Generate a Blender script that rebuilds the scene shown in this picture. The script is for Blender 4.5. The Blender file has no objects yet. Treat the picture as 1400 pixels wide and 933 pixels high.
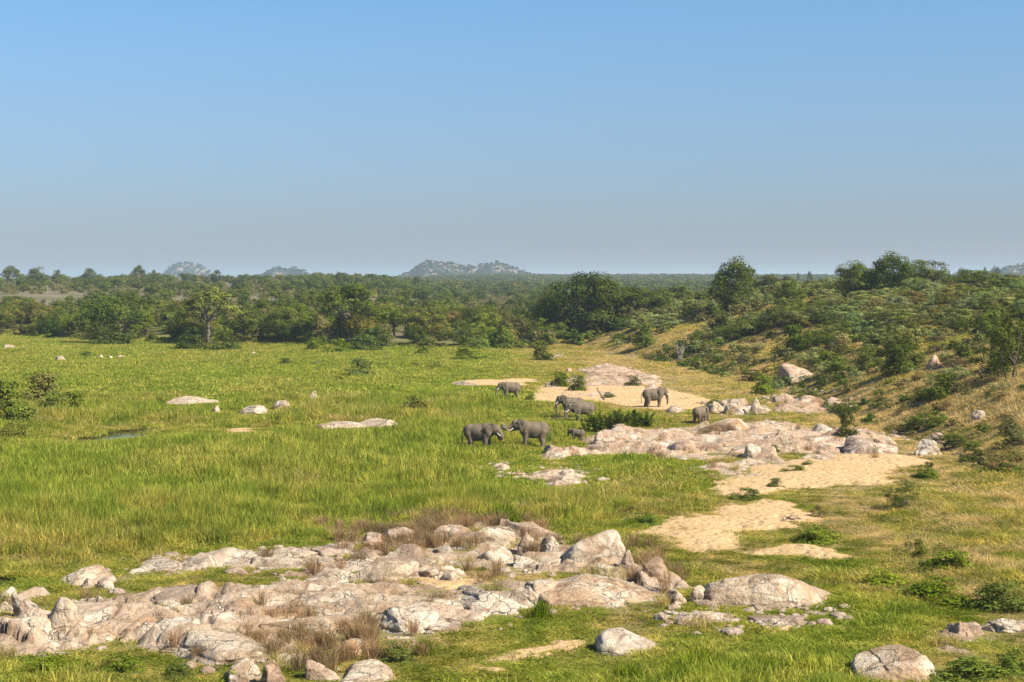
import bpy, bmesh, math
import numpy as np
from mathutils import Vector, Matrix

SC = bpy.context.scene
COL = SC.collection
R = math.radians

# ------------------------------------------------------------------ camera, world, sun, exposure
F = 2333.0                    # focal length in photo pixels (1400 wide)
EYE = 15.0
PITCH = math.atan(81.5 / F)
cd = bpy.data.cameras.new('camera'); cam = bpy.data.objects.new('camera', cd); COL.objects.link(cam)
cam.location = (0, 0, EYE); cam.rotation_euler = (math.pi/2 - PITCH, 0, 0)
cd.sensor_width = 36; cd.lens = F * 36 / 1400; cd.clip_start = 0.5; cd.clip_end = 60000
SC.camera = cam

SUN_EL, SUN_AZ = R(43), R(118)
W = bpy.data.worlds.new('World'); SC.world = W; W.use_nodes = True
wn = W.node_tree.nodes; wl = W.node_tree.links
bg = wn['Background']; sky = wn.new('ShaderNodeTexSky'); sky.sky_type = 'NISHITA'
sky.sun_disc = False; sky.sun_elevation = SUN_EL; sky.sun_rotation = SUN_AZ
sky.altitude = 300; sky.air_density = 1.0; sky.dust_density = 0.6; sky.ozone_density = 2.2
# the photograph's sky: dusty blue-grey low down, clear blue above, the same all the way round
tcw = wn.new('ShaderNodeTexCoord'); sxw = wn.new('ShaderNodeSeparateXYZ'); wl.new(tcw.outputs['Generated'], sxw.inputs[0])
rpw = wn.new('ShaderNodeValToRGB'); rpw.color_ramp.interpolation = 'LINEAR'; wl.new(sxw.outputs['Z'], rpw.inputs[0])
el = rpw.color_ramp.elements
el[0].position = 0.0; el[0].color = (.50, .55, .78, 1); el[1].position = 1.0; el[1].color = (.95, 1.08, 1.25, 1)
for p_, c_ in ((.036, (.57, .645, .88, 1)), (.06, (.63, .74, .97, 1)), (.09, (.70, .84, 1.05, 1)), (.13, (.72, .96, 1.18, 1)), (.20, (.72, 1.11, 1.34, 1)), (.45, (.9, 1.1, 1.3, 1))):
    e_ = el.new(p_); e_.color = c_
mxw = wn.new('ShaderNodeMix'); mxw.data_type = 'RGBA'; mxw.blend_type = 'MULTIPLY'; mxw.inputs[0].default_value = 1
wl.new(sky.outputs[0], mxw.inputs[6]); wl.new(rpw.outputs[0], mxw.inputs[7])
wl.new(mxw.outputs[2], bg.inputs[0]); bg.inputs[1].default_value = 0.052
sd = bpy.data.lights.new('sun', 'SUN'); sun = bpy.data.objects.new('sun', sd); COL.objects.link(sun)
sd.energy = 4.8; sd.angle = R(0.53); sd.color = (1.0, 0.90, 0.73)
SUNV = Vector((math.sin(SUN_AZ)*math.cos(SUN_EL), math.cos(SUN_AZ)*math.cos(SUN_EL), math.sin(SUN_EL)))
sun.rotation_euler = SUNV.to_track_quat('Z', 'Y').to_euler(); sun.location = SUNV * 100 + Vector((0, 150, 0))
SC.view_settings.view_transform = 'Standard'; SC.view_settings.look = 'None'
SC.view_settings.exposure = 1.1; SC.view_settings.gamma = 1
HAZE = 1.1e-4

SC.render.engine = 'CYCLES'
cy = SC.cycles
cy.max_bounces = 5; cy.diffuse_bounces = 3; cy.transmission_bounces = 3; cy.glossy_bounces = 2
cy.volume_bounces = 1; cy.use_denoising = True; cy.caustics_reflective = False; cy.caustics_refractive = False

# ------------------------------------------------------------------ noise in numpy
_pr = np.random.RandomState(7)
_perm = _pr.permutation(4096).astype(np.int64)
_rnd = _pr.rand(4096)
def _h(i, j, k):
    return _perm[(_perm[(_perm[i & 4095] + j) & 4095] + k) & 4095]
def vnoise(x, y, z=0.0):
    x = np.asarray(x, float); y = np.asarray(y, float); z = np.zeros_like(x) + z
    xi = np.floor(x).astype(np.int64); yi = np.floor(y).astype(np.int64); zi = np.floor(z).astype(np.int64)
    fx = x - xi; fy = y - yi; fz = z - zi
    fx = fx*fx*fx*(fx*(fx*6-15)+10); fy = fy*fy*fy*(fy*(fy*6-15)+10); fz = fz*fz*fz*(fz*(fz*6-15)+10)
    o = 0
    for a in (0, 1):
        for b in (0, 1):
            for c in (0, 1):
                w = (fx if a else 1-fx) * (fy if b else 1-fy) * (fz if c else 1-fz)
                o = o + w * _rnd[_h(xi+a, yi+b, zi+c)]
    return o * 2 - 1
def fbm(x, y, z=0.0, o=4, g=0.5):
    s = 0; a = 1.0; t = 0
    for i in range(o):
        s = s + a * vnoise(x*2**i + 13.7*i, y*2**i + 7.1*i, z*2**i + 3.3*i); t += a; a *= g
    return s / t
def voro(x, y, z=None):
    """cell id, F1, F2, offset to the cell point"""
    xi = np.floor(x).astype(np.int64); yi = np.floor(y).astype(np.int64)
    d3 = z is not None
    zi = np.floor(z).astype(np.int64) if d3 else np.zeros_like(xi)
    F1 = np.full(x.shape, 9e9); F2 = np.full(x.shape, 9e9); cid = np.zeros(x.shape, np.int64)
    ox = np.zeros(x.shape); oy = np.zeros(x.shape)
    for a in (-1, 0, 1):
        for b in (-1, 0, 1):
            for c in ((-1, 0, 1) if d3 else (0,)):
                hh = _h(xi+a, yi+b, zi+c)
                px = xi + a + _rnd[hh]; py = yi + b + _rnd[(hh+977) & 4095]
                d = (px-x)**2 + (py-y)**2
                if d3: d = d + (zi + c + _rnd[(hh+2011) & 4095] - z)**2
                n = d < F1
                F2 = np.where(n, F1, np.minimum(F2, d)); F1 = np.where(n, d, F1)
                cid = np.where(n, hh, cid); ox = np.where(n, x-px, ox); oy = np.where(n, y-py, oy)
    return cid, np.sqrt(F1), np.sqrt(F2), ox, oy
def ss(a, b, x):
    t = np.clip((x-a)/(b-a), 0, 1); return t*t*(3-2*t)

# ------------------------------------------------------------------ the lie of the land
def bank_x(y): return np.interp(y, [0, 60, 100, 127, 163, 241, 304, 345, 400, 800], [70, 60, 43, 38.5, 38, 37, 31, 22, 12, 12])
def bank_y(x): return np.interp(x, [-400, -140, -108, -67, -32, 0, 16, 60, 400], [520, 467, 425, 392, 378, 368, 380, 420, 450])
def height(x, y):
    x = np.asarray(x, float); y = np.asarray(y, float)
    a = x / np.maximum(y, 1.0)
    d = np.maximum(x - bank_x(y), 0)
    hill = 12.6*(1-np.exp(-(d/29)**1.1)) + 0.012*d
    hill = hill * ss(700, 430, y) * ss(-60, 10, y + 0*x)
    e = y - bank_y(x)
    zl = np.interp(e, [0, 12, 100, 400, 700, 3000, 9000], [0, 1.8, 5, 10.5, 15.3, 13, 20])
    zm = np.interp(e, [0, 12, 100, 400, 800, 1500, 2600, 9000], [0, 1.4, 3, 5, 7, 12, 22, 26])
    w = ss(-0.02, -0.10, a)
    zf = zl*w + zm*(1-w)
    zf = zf + ss(800, 2500, y)*ss(0.2, 0.5, a)*10
    z = np.maximum(hill, zf)
    land = np.clip(z/6, 0, 1)
    z = z + 0.16*fbm(x/9, y/9, 1.0, 3)*(1-land) + land*(0.5*fbm(x/28, y/28, 2.0, 4) + .22*fbm(x/5, y/5, 7.0, 3)) + ss(500, 1200, y)*2.2*fbm(x/140, y/140, 5.0, 3)
    nb = 13.3*np.clip(1 - y/52, 0, 1)
    return np.maximum(z, np.minimum(nb, 13.3))
def h1(x, y): return float(height(np.array([x]), np.array([y]))[0])

CP, SP = math.cos(PITCH), math.sin(PITCH)
def project(x, y, z):
    fw = y*CP - (z-EYE)*SP; up = y*SP + (z-EYE)*CP
    fw = np.maximum(fw, 0.1)
    return 700 + F*x/fw, 466.5 - F*up/fw
_T = np.exp(np.linspace(math.log(20), math.log(9000), 2600))
def ground_at(u, v):
    """where the line of sight of a photo pixel meets the land"""
    dx = (u-700)/F; dy = (466.5-v)/F
    D = Vector((dx, CP + dy*SP, -SP + dy*CP))
    X = D.x*_T; Y = D.y*_T; Z = EYE + D.z*_T
    below = np.nonzero(Z < height(X, Y))[0]
    i = below[0] if len(below) else len(_T)-1
    return float(X[i]), float(Y[i]), h1(X[i], Y[i])
def spot(u, Y):
    x = (u-700)/F*Y
    return x, Y, h1(x, Y)
def z_of_row(v, Y): return EYE - (v-385)*Y/F

# ------------------------------------------------------------------ tagging, linking
def tag(o, label=None, cat=None, group=None, kind=None):
    if label: o['label'] = label
    if cat: o['category'] = cat
    if group: o['group'] = group
    if kind: o['kind'] = kind
    return o
def link(name, mesh, parent=None):
    o = bpy.data.objects.new(name, mesh); COL.objects.link(o)
    if parent: o.parent = parent
    return o
def mk_mesh(name, V, faces, mat, smooth=False, attrs=None):
    """faces: (n,3) or (n,4) array"""
    me = bpy.data.meshes.new(name)
    V = np.asarray(V, np.float32); faces = np.asarray(faces, np.int32)
    n, k = faces.shape
    me.vertices.add(len(V)); me.vertices.foreach_set('co', V.ravel())
    me.loops.add(n*k); me.loops.foreach_set('vertex_index', faces.ravel())
    me.polygons.add(n); me.polygons.foreach_set('loop_start', np.arange(0, n*k, k, dtype=np.int32))
    me.polygons.foreach_set('loop_total', np.full(n, k, np.int32))
    me.polygons.foreach_set('use_smooth', np.full(n, smooth, bool))
    for nm, val in (attrs or {}).items():
        at = me.attributes.new(nm, 'FLOAT', 'POINT'); at.data.foreach_set('value', np.asarray(val, np.float32))
    me.update(calc_edges=True)
    if mat: me.materials.append(mat)
    return me
def grid_faces(nx, ny, keep=None):
    i = np.arange(nx-1)[None, :] + np.arange(ny-1)[:, None]*nx
    f = np.stack([i, i+1, i+1+nx, i+nx], -1).reshape(-1, 4)
    if keep is not None: f = f[keep[f].any(axis=1)]
    return f
def compact(V, f, attrs=None):
    used = np.unique(f); m = np.zeros(len(V), int); m[used] = np.arange(len(used))
    return V[used], m[f], {k: v[used] for k, v in (attrs or {}).items()}

# ------------------------------------------------------------------ material helpers
class NT:
    def __init__(s, name):
        s.m = bpy.data.materials.new(name); s.m.use_nodes = True
        s.t = s.m.node_tree; s.t.nodes.clear()
        s.out = s.n('ShaderNodeOutputMaterial')
    def n(s, typ, **kw):
        x = s.t.nodes.new(typ)
        for k, v in kw.items(): setattr(x, k, v)
        return x
    def l(s, a, b): s.t.links.new(a, b)
    def val(s, node, i, v):
        if hasattr(v, 'is_output') or isinstance(v, bpy.types.NodeSocket): s.l(v, node.inputs[i])
        else: node.inputs[i].default_value = v
    def pos(s): return s.n('ShaderNodeNewGeometry').outputs['Position']
    def noise(s, vec, scale, detail=4, rough=.55, dist=0):
        x = s.n('ShaderNodeTexNoise'); s.l(vec, x.inputs['Vector'])
        x.inputs['Scale'].default_value = scale; x.inputs['Detail'].default_value = detail
        x.inputs['Roughness'].default_value = rough; x.inputs['Distortion'].default_value = dist
        return x.outputs['Fac']
    def scale(s, vec, v):
        x = s.n('ShaderNodeMapping'); s.l(vec, x.inputs[0]); x.inputs['Scale'].default_value = v; return x.outputs[0]
    def ramp(s, fac, a, b, lo=0.0, hi=1.0):
        x = s.n('ShaderNodeMapRange'); s.val(x, 0, fac); x.inputs[1].default_value = a; x.inputs[2].default_value = b
        x.inputs[3].default_value = lo; x.inputs[4].default_value = hi; return x.outputs[0]
    def mix(s, fac, a, b, mode='MIX'):
        x = s.n('ShaderNodeMix', data_type='RGBA', blend_type=mode)
        s.val(x, 0, fac)
        for i, c in ((6, a), (7, b)):
            if isinstance(c, tuple): c = (*c, 1.0) if len(c) == 3 else c
            s.val(x, i, c)
        return x.outputs[2]
    def math(s, op, a, b=0.0):
        x = s.n('ShaderNodeMath', operation=op); s.val(x, 0, a); s.val(x, 1, b); return x.outputs[0]
    def attr(s, name, typ='GEOMETRY', out='Fac'):
        x = s.n('ShaderNodeAttribute', attribute_type=typ, attribute_name=name); return x.outputs[out]
    def bsdf(s, col, rough=.85, spec=.2, bump=None, dist=.05, strength=1.0):
        x = s.n('ShaderNodeBsdfPrincipled'); s.val(x, 'Base Color', (*col, 1) if isinstance(col, tuple) else col)
        s.val(x, 'Roughness', rough); x.inputs['Specular IOR Level'].default_value = spec
        if bump is not None:
            b = s.n('ShaderNodeBump'); s.l(bump, b.inputs['Height']); b.inputs['Distance'].default_value = dist
            b.inputs['Strength'].default_value = strength; s.l(b.outputs[0], x.inputs['Normal'])
        s.l(x.outputs[0], s.out.inputs[0]); return x

def leaf_shader(t, col, trans=.3):
    d = t.n('ShaderNodeBsdfDiffuse'); tr = t.n('ShaderNodeBsdfTranslucent'); m = t.n('ShaderNodeMixShader')
    t.l(col, d.inputs[0]); tc = t.mix(1.0, col, (1.15, 1.1, .6), 'MULTIPLY'); t.l(tc, tr.inputs[0])
    m.inputs[0].default_value = trans; t.l(d.outputs[0], m.inputs[1]); t.l(tr.outputs[0], m.inputs[2]); t.l(m.outputs[0], t.out.inputs[0])

def mat_grass(name, green, green2, straw):
    t = NT(name); p = t.pos()
    big = t.ramp(t.noise(p, .07, 3), .35, .65)
    mid = t.ramp(t.noise(p, .45, 3), .35, .65)
    dry = t.attr('dry', 'INSTANCER'); tone = t.attr('tone')
    g = t.mix(big, green, green2)
    f = t.math('ADD', dry, t.ramp(mid, 0, 1, -.18, .18))
    f = t.math('ADD', f, t.ramp(tone, 0, 1, -.22, .22))
    c = t.mix(t.ramp(f, .05, .95), g, straw)
    c = t.mix(1.0, c, t.mix(tone, (.5, .5, .5), (1.5, 1.5, 1.5)), 'MULTIPLY')
    c = t.mix(1.0, c, t.mix(mid, (.7, .76, .7), (1.2, 1.16, 1.1)), 'MULTIPLY')
    leaf_shader(t, c, .45); return t.m
M_REED = mat_grass('reed_grass', (.225, .29, .034), (.30, .345, .055), (.46, .36, .11))
M_DRY = mat_grass('dry_grass', (.25, .245, .045), (.31, .28, .06), (.56, .43, .23))
M_PINK = mat_grass('pink_grass', (.27, .20, .11), (.30, .21, .13), (.36, .24, .165))
M_HERB = mat_grass('herb', (.12, .17, .014), (.17, .20, .018), (.28, .22, .07))

def mat_leaf(name, instancer):
    t = NT(name)
    if instancer:
        base = t.attr('tint', 'INSTANCER', 'Color'); rnd = t.attr('var', 'INSTANCER')
    else:
        oi = t.n('ShaderNodeObjectInfo'); base = oi.outputs['Color']; rnd = oi.outputs['Random']
    tone = t.attr('tone')
    c = t.mix(1.0, base, t.mix(tone, (.40, .43, .26), (2.5, 2.45, 1.35)), 'MULTIPLY')
    c = t.mix(1.0, c, t.mix(rnd, (.85, .9, .85), (1.15, 1.08, 1.1)), 'MULTIPLY')
    leaf_shader(t, c, .16); return t.m
M_LEAF = mat_leaf('foliage', False); M_LEAFI = mat_leaf('woodland_foliage', True)
def mat_bark(name, a, b):
    t = NT(name); p = t.pos(); n = t.noise(t.scale(p, (6, 6, 1.5)), 1.5, 5)
    t.bsdf(t.mix(t.ramp(n, .3, .7), a, b), .9, .1, n, .04); return t.m
M_BARK = mat_bark('bark', (.10, .08, .06), (.25, .21, .17)); M_PALE = mat_bark('pale_dead_wood', (.32, .28, .24), (.55, .50, .44))
M_DARKWOOD = mat_bark('dark_wood', (.05, .04, .035), (.13, .10, .08))

def mat_rock():
    t = NT('granite'); p = t.pos(); oi = t.n('ShaderNodeObjectInfo'); base = oi.outputs['Color']
    warp = t.noise(p, .8, 3)
    n1 = t.noise(p, .55, 6, .62, .6); n2 = t.noise(p, 2.6, 6, .65, .4); n3 = t.noise(t.scale(p, (2.2, 2.2, .7)), 1.6, 6, .7, .8); n4 = t.noise(p, 9, 4, .7)
    c = t.mix(t.ramp(n1, .50, .62), base, (.72, .66, .56))
    c = t.mix(t.ramp(n1, .46, .34, 0, .8), c, (.40, .27, .175))
    n0 = t.noise(t.scale(p, (.25, .25, .8)), 1.0, 5, .65, 1.0); c = t.mix(t.ramp(n0, .55, .66, 0, .6), c, (.34, .26, .20))
    c = t.mix(t.ramp(n2, .50, .68, 0, .7), c, (.42, .29, .17))
    c = t.mix(t.ramp(n3, .52, .68, 0, .6), c, (.22, .17, .13))
    c = t.mix(t.ramp(n4, .42, .72, 0, .5), c, (.30, .23, .17))
    vo = t.n('ShaderNodeTexVoronoi', feature='DISTANCE_TO_EDGE')
    wv = t.n('ShaderNodeTexNoise'); t.l(p, wv.inputs['Vector']); wv.inputs['Scale'].default_value = .9; wv.inputs['Detail'].default_value = 3
    add = t.n('ShaderNodeVectorMath', operation='MULTIPLY_ADD'); t.l(wv.outputs['Color'], add.inputs[0]); add.inputs[1].default_value = (1.6, 1.6, 1.6); t.l(p, add.inputs[2])
    t.l(t.scale(add.outputs[0], (.55, .8, 1.25)), vo.inputs['Vector']); vo.inputs['Scale'].default_value = .8
    crack = t.ramp(vo.outputs['Distance'], .0, .03)
    vis = t.ramp(n1, .48, .58)
    cr2 = t.math('MAXIMUM', crack, t.math('SUBTRACT', 1.0, vis))
    c = t.mix(cr2, t.mix(.5, c, (.14, .11, .09)), c)
    tone = t.attr('tone'); c = t.mix(1.0, c, t.mix(tone, (.92, .89, .85), (.50, .44, .39)), 'MULTIPLY')
    bh = t.math('ADD', t.math('ADD', t.math('MULTIPLY', n2, .5), t.math('MULTIPLY', n4, .25)), t.math('MULTIPLY', cr2, .35))
    bh = t.math('ADD', bh, t.math('MULTIPLY', n3, .5))
    t.bsdf(c, .92, .12, bh, .32); return t.m
M_ROCK = mat_rock()

def mat_sand():
    t = NT('sand'); p = t.pos(); n = t.noise(p, .5, 5); n2 = t.noise(p, 5, 5, .7); n3 = t.noise(t.scale(p, (1, 2.2, 1)), 1.4, 4)
    c = t.mix(t.ramp(n, .3, .7), (.49, .33, .165), (.56, .395, .215)); c = t.mix(t.ramp(n2, .56, .7, 0, .5), c, (.24, .165, .08))
    c = t.mix(t.ramp(n3, .6, .75, 0, .5), c, (.30, .20, .10))
    vs = t.n('ShaderNodeTexVoronoi', feature='SMOOTH_F1'); t.l(t.scale(p, (1, .8, 1)), vs.inputs['Vector']); vs.inputs['Scale'].default_value = 1.7
    hs = t.math('ADD', t.ramp(vs.outputs['Distance'], .08, .4, 0, .55), t.math('ADD', n3, t.math('MULTIPLY', n2, .6)))
    t.bsdf(c, .95, .1, hs, .22); return t.m
M_SAND = mat_sand()

def mat_ground():
    t = NT('earth'); p = t.pos(); dry = t.attr('dry'); far = t.attr('far')
    n = t.noise(p, .35, 5); n2 = t.noise(p, 2.5, 5, .65)
    g = t.mix(n, (.09, .11, .02), (.14, .15, .035)); d = t.mix(n, (.24, .18, .09), (.34, .26, .14))
    c = t.mix(t.ramp(t.math('ADD', dry, t.ramp(n2, .3, .7, -.2, .2)), .1, .9), g, d)
    s = t.mix(t.ramp(t.noise(p, .05, 5), .40, .62), (.10, .10, .05), (.20, .16, .105))
    c = t.mix(far, c, s)
    w = t.mix(t.ramp(t.noise(t.scale(p, (.01, .004, 1)), 1, 4), .3, .7), (.055, .075, .03), (.09, .10, .045))
    c = t.mix(t.attr('wood'), c, w)
    t.bsdf(c, .95, .1, n2, .12); return t.m
M_GROUND = mat_ground()

def mat_skin():
    t = NT('elephant_skin'); tc = t.n('ShaderNodeTexCoord').outputs['Object']
    n = t.noise(tc, 1.6, 5, .6); w = t.noise(t.scale(tc, (1, 1, 2.4)), 9, 6, .7, .6)
    c = t.mix(t.ramp(n, .3, .7), (.12, .094, .066), (.19, .15, .108)); c = t.mix(t.ramp(w, .45, .75, 0, .5), c, (.10, .083, .068))
    t.bsdf(c, .85, .2, w, .05); return t.m
M_SKIN = mat_skin()
def mat_plain(name, col, rough=.6, spec=.3):
    t = NT(name); p = t.n('ShaderNodeTexCoord').outputs['Object']; n = t.noise(p, 6, 3)
    t.bsdf(t.mix(n, tuple(v*.85 for v in col), tuple(min(1, v*1.12) for v in col)), rough, spec); return t.m
M_TUSK = mat_plain('ivory', (.80, .76, .66), .4); M_EYE = mat_plain('eye', (.03, .02, .015), .2, .5)
M_HAIR = mat_plain('tail_hair', (.03, .027, .025), .8)
def mat_water():
    t = NT('water'); p = t.pos(); n = t.noise(t.scale(p, (1, .5, 1)), 2.5, 3)
    b = t.bsdf((.035, .045, .025), .08, .5, n, .01); b.inputs['IOR'].default_value = 1.33; return t.m
M_WATER = mat_water()
def mat_hill():
    t = NT('kopje'); p = t.pos(); n = t.noise(p, .03, 5, .6); n2 = t.noise(p, .012, 3)
    c = t.mix(t.ramp(n, .52, .60), (.035, .05, .026), (.24, .19, .145))
    t.bsdf(c, .95, .1, n, 4.0); return t.m
M_HILL = mat_hill()

# ------------------------------------------------------------------ regions, given by outline on the ground
def plan(poly): return np.array([ground_at(u, v)[:2] for u, v in poly])
def sdist(P, x, y):
    """signed distance to a polygon, inside positive"""
    x = np.asarray(x); y = np.asarray(y); d = np.full(x.shape, 1e9); ins = np.zeros(x.shape, bool)
    for i in range(len(P)):
        ax, ay = P[i-1]; bx, by = P[i]
        vx, vy = bx-ax, by-ay; L = vx*vx+vy*vy+1e-9
        t = np.clip(((x-ax)*vx+(y-ay)*vy)/L, 0, 1)
        d = np.minimum(d, (x-ax-t*vx)**2+(y-ay-t*vy)**2)
        c = ((ay > y) != (by > y)) & (x < (bx-ax)*(y-ay)/(by-ay+1e-12)+ax)
        ins ^= c
    d = np.sqrt(d); return np.where(ins, d, -d)

SANDS = [
 ([(864,728),(900,710),(950,702),(1000,706),(1028,712),(1026,732),(1005,750),(955,759),(892,745)], 'bare tan sand flat beside the boulders, nearest of the large sand patches'),
 ([(984,694),(1040,682),(1095,686),(1120,704),(1096,724),(1040,727),(990,718)], 'tan sand patch with driftwood lying on its near edge'),
 ([(955,674),(1000,652),(1050,636),(1100,624),(1180,621),(1240,624),(1285,634),(1215,644),(1222,660),(1160,666),(1100,670),(1040,679)], 'long tan sand bank below the flat pale rocks'),
 ([(700,548),(722,536),(745,524),(790,530),(840,526),(900,530),(950,540),(975,549),(960,560),(905,562),(850,556),(800,548),(760,552)], 'wide pale sand bar behind the herd of elephants'),
 ([(650,908),(690,888),(760,880),(805,884),(790,896),(740,900),(690,914)], 'thin yellow sand strip in the foreground grass'),
 ([(1000,872),(1015,850),(1060,842),(1115,850),(1090,862),(1040,874)], 'small sandy gap below the large right boulder'),
 ([(1020,764),(1030,745),(1090,742),(1160,752),(1165,762),(1110,770),(1060,760)], 'gravelly sand streak above the large right boulder'),
 ([(612,526),(630,521),(700,519),(735,519),(720,528),(660,529)], 'narrow sand strip behind the far elephant'),
 ([(293,592),(310,586),(360,586),(345,596),(320,598)], 'small tan sand patch alone in the left meadow'),
 ([(560,795),(600,790),(650,792),(690,800),(640,806),(590,806)], 'yellow sandy pocket between the foreground rock shelves'),
]
OUTS = [
 ([(-40,895),(-30,835),(20,815),(60,812),(110,828),(150,822),(200,812),(300,812),(420,800),(500,800),(620,800),(700,797),(760,800),(900,800),(930,830),(880,838),(790,832),(720,856),(640,856),(570,885),(490,915),(390,914),(250,908),(180,884)], .62, (.54,.43,.33), 'broad broken granite shelf running under the foreground boulders'),
 ([(475,765),(500,735),(540,722),(620,716),(700,718),(760,728),(800,760),(900,775),(930,805),(860,800),(760,785),(640,785),(560,795),(420,800),(400,785)], .65, (.48,.37,.29), 'rough pinkish rock ledge overgrown with dry red grass'),
 ([(165,787),(180,768),(300,758),(400,750),(470,743),(520,750),(470,766),(380,780),(260,782),(200,786)], .45, (.52,.46,.38), 'low grey rock ridge along the meadow edge at left'),
 ([(790,620),(800,604),(860,592),(900,590),(960,580),(1040,576),(1100,585),(1240,590),(1245,612),(1180,625),(1080,626),(1020,634),(950,632),(870,624)], .6, (.56,.42,.31), 'wide pinkish bedrock apron right of the elephants'),
 ([(770,522),(785,508),(830,499),(880,508),(915,520),(890,530),(830,532),(790,530)], .5, (.58,.42,.31), 'reddish flat rock slab beyond the sand bar'),
 ([(930,852),(960,838),(1060,834),(1140,838),(1150,848),(1090,850),(1020,858),(960,862)], .25, (.44,.33,.24), 'flat brown rock sheet below the large right boulder'),
 ([(1055,562),(1060,543),(1100,539),(1155,543),(1165,556),(1110,566)], .5, (.54,.38,.28), 'reddish low rock outcrop at the hill foot'),
 ([(960,560),(985,550),(1030,552),(1050,563),(1010,570),(975,570)], .6, (.58,.47,.36), 'pale rock step behind the elephant seen end on'),
 ([(664,640),(690,634),(712,642),(735,640),(760,634),(800,640),(818,652),(800,664),(760,668),(730,658),(700,652),(672,650)], .45, (.60,.47,.36), 'crumbly pale rock patch in the grass below the elephants'),
 ([(725,624),(745,612),(800,614),(812,596),(850,586),(870,598),(905,604),(900,622),(850,626),(795,630),(745,632)], .7, (.56,.42,.32), 'pinkish rubble outcrop beside the baby elephant'),
 ([(748,540),(775,530),(830,533),(850,541),(820,547),(770,548)], .4, (.62,.50,.37), 'low cream ledge running through the wide sand bar'),
 ([(1270,885),(1300,855),(1340,848),(1400,840),(1450,845),(1450,862),(1370,868),(1320,880),(1290,900)], .5, (.48,.38,.30), 'low rock ridge half overgrown at the right photo edge'),
 ([(930,640),(1000,628),(1060,624),(1110,618),(1190,612),(1245,612),(1250,626),(1180,632),(1100,634),(1030,642),(980,655),(940,655)], .4, (.60,.48,.36), 'flat broken ledge between the bedrock apron and the long sand bank'),
 ([(980,670),(1000,655),(1040,645),(1075,636),(1110,622),(1100,634),(1060,650),(1020,668)], .25, (.56,.47,.38), 'thin pale rock sheet beside the long sand bank'),
]
POOLS = [
 ([(56,603),(110,597),(150,589),(205,584),(214,590),(200,600),(120,606)], 'narrow dark pool among the reeds in the left meadow'),
 ([(730,574),(745,567),(785,567),(794,573),(768,578),(742,578)], 'small blue pool where two elephants drink'),
 ([(-60,800),(-40,785),(8,786),(24,795),(8,806),(-40,815)], 'dark water at the left edge above the pointed boulders'),
]
SAND_P = [plan(p) for p, _ in SANDS]; OUT_P = [plan(o[0]) for o in OUTS]; POOL_P = [plan(p) for p, _ in POOLS]

# dryness and height of the grass, from readings over the ground (photo row / column, dryness, height in m, herb share)
CTRL = np.array([
 (0,480,.35,.8,0),(100,520,.22,1,0),(100,560,.30,1,0),(60,640,.05,1.15,0),(100,700,.08,1.15,0),(60,770,.28,.9,0),(300,480,.35,.8,0),(300,520,.2,.9,0),(300,600,.12,1.1,0),(350,560,.3,.9,0),
 (300,700,.12,1.1,0),(450,620,.15,1.1,0),(500,680,.10,1.15,0),(500,540,.22,1,0),(560,505,.25,.8,0),(600,640,.08,1.1,0),(600,700,.3,.9,0),(690,640,.0,1,0),(650,560,.1,1,0),(850,650,.05,1.1,0),
 (900,680,.3,.9,.2),(950,640,.15,.9,.1),(820,690,.3,.9,.2),(1000,680,.5,.5,.3),(650,490,.3,.7,0),(740,490,.7,.5,0),(850,490,.95,.45,0),(950,500,.9,.45,.1),(1000,460,.95,.5,.1),(1020,600,.5,.5,.2),
 (1100,520,1.0,.5,.15),(1150,570,1.0,.4,.2),(1200,560,1.0,.5,.15),(1300,560,.95,.55,.1),(1400,540,1.0,.55,.1),(1350,640,.8,.45,.3),(1250,680,.75,.35,.3),(1150,700,.7,.3,.3),(1200,800,.3,.45,.5),(1350,780,.55,.4,.6),
 (1280,750,.6,.4,.5),(1170,850,.15,.6,.3),(1100,900,.08,.8,.1),(960,910,.02,.85,.1),(850,910,.2,.6,.2),(1000,760,.6,.35,.3),(700,860,.35,.4,.3),(740,840,.15,.6,.2),(820,850,.4,.4,.2),(620,880,.45,.4,.3),
 (50,900,.2,.6,.4),(200,920,.3,.5,.4),(350,925,.6,.35,.3),(560,900,.5,.4,.3),(300,790,.35,.5,.2),(430,780,.3,.5,.1),(150,820,.5,.4,.2),(600,770,.7,.4,0),(700,780,.55,.35,.1),(1330,900,.5,.35,.5),(1400,850,.5,.35,.5),(420,385,.7,.5,.2),(900,400,.7,.5,.2),(1300,420,.8,.5,.2)])
def cover(x, y, z):
    u, v = project(x, y, z)
    W_ = 0; S = [0, 0, 0]
    for c in CTRL:
        w = 1/(((u-c[0])/1.5)**2 + (v-c[1])**2*1.6 + 120)**1.6; W_ = W_ + w
        for i in range(3): S[i] = S[i] + w*c[2+i]
    return [s/W_ for s in S]
def warp(x, y): return x + 1.5*fbm(x/2.0, y/2.6, 3.0, 4, .65), y + 3.0*fbm(x/2.0, y/2.6, 9.0, 4, .65)

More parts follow.
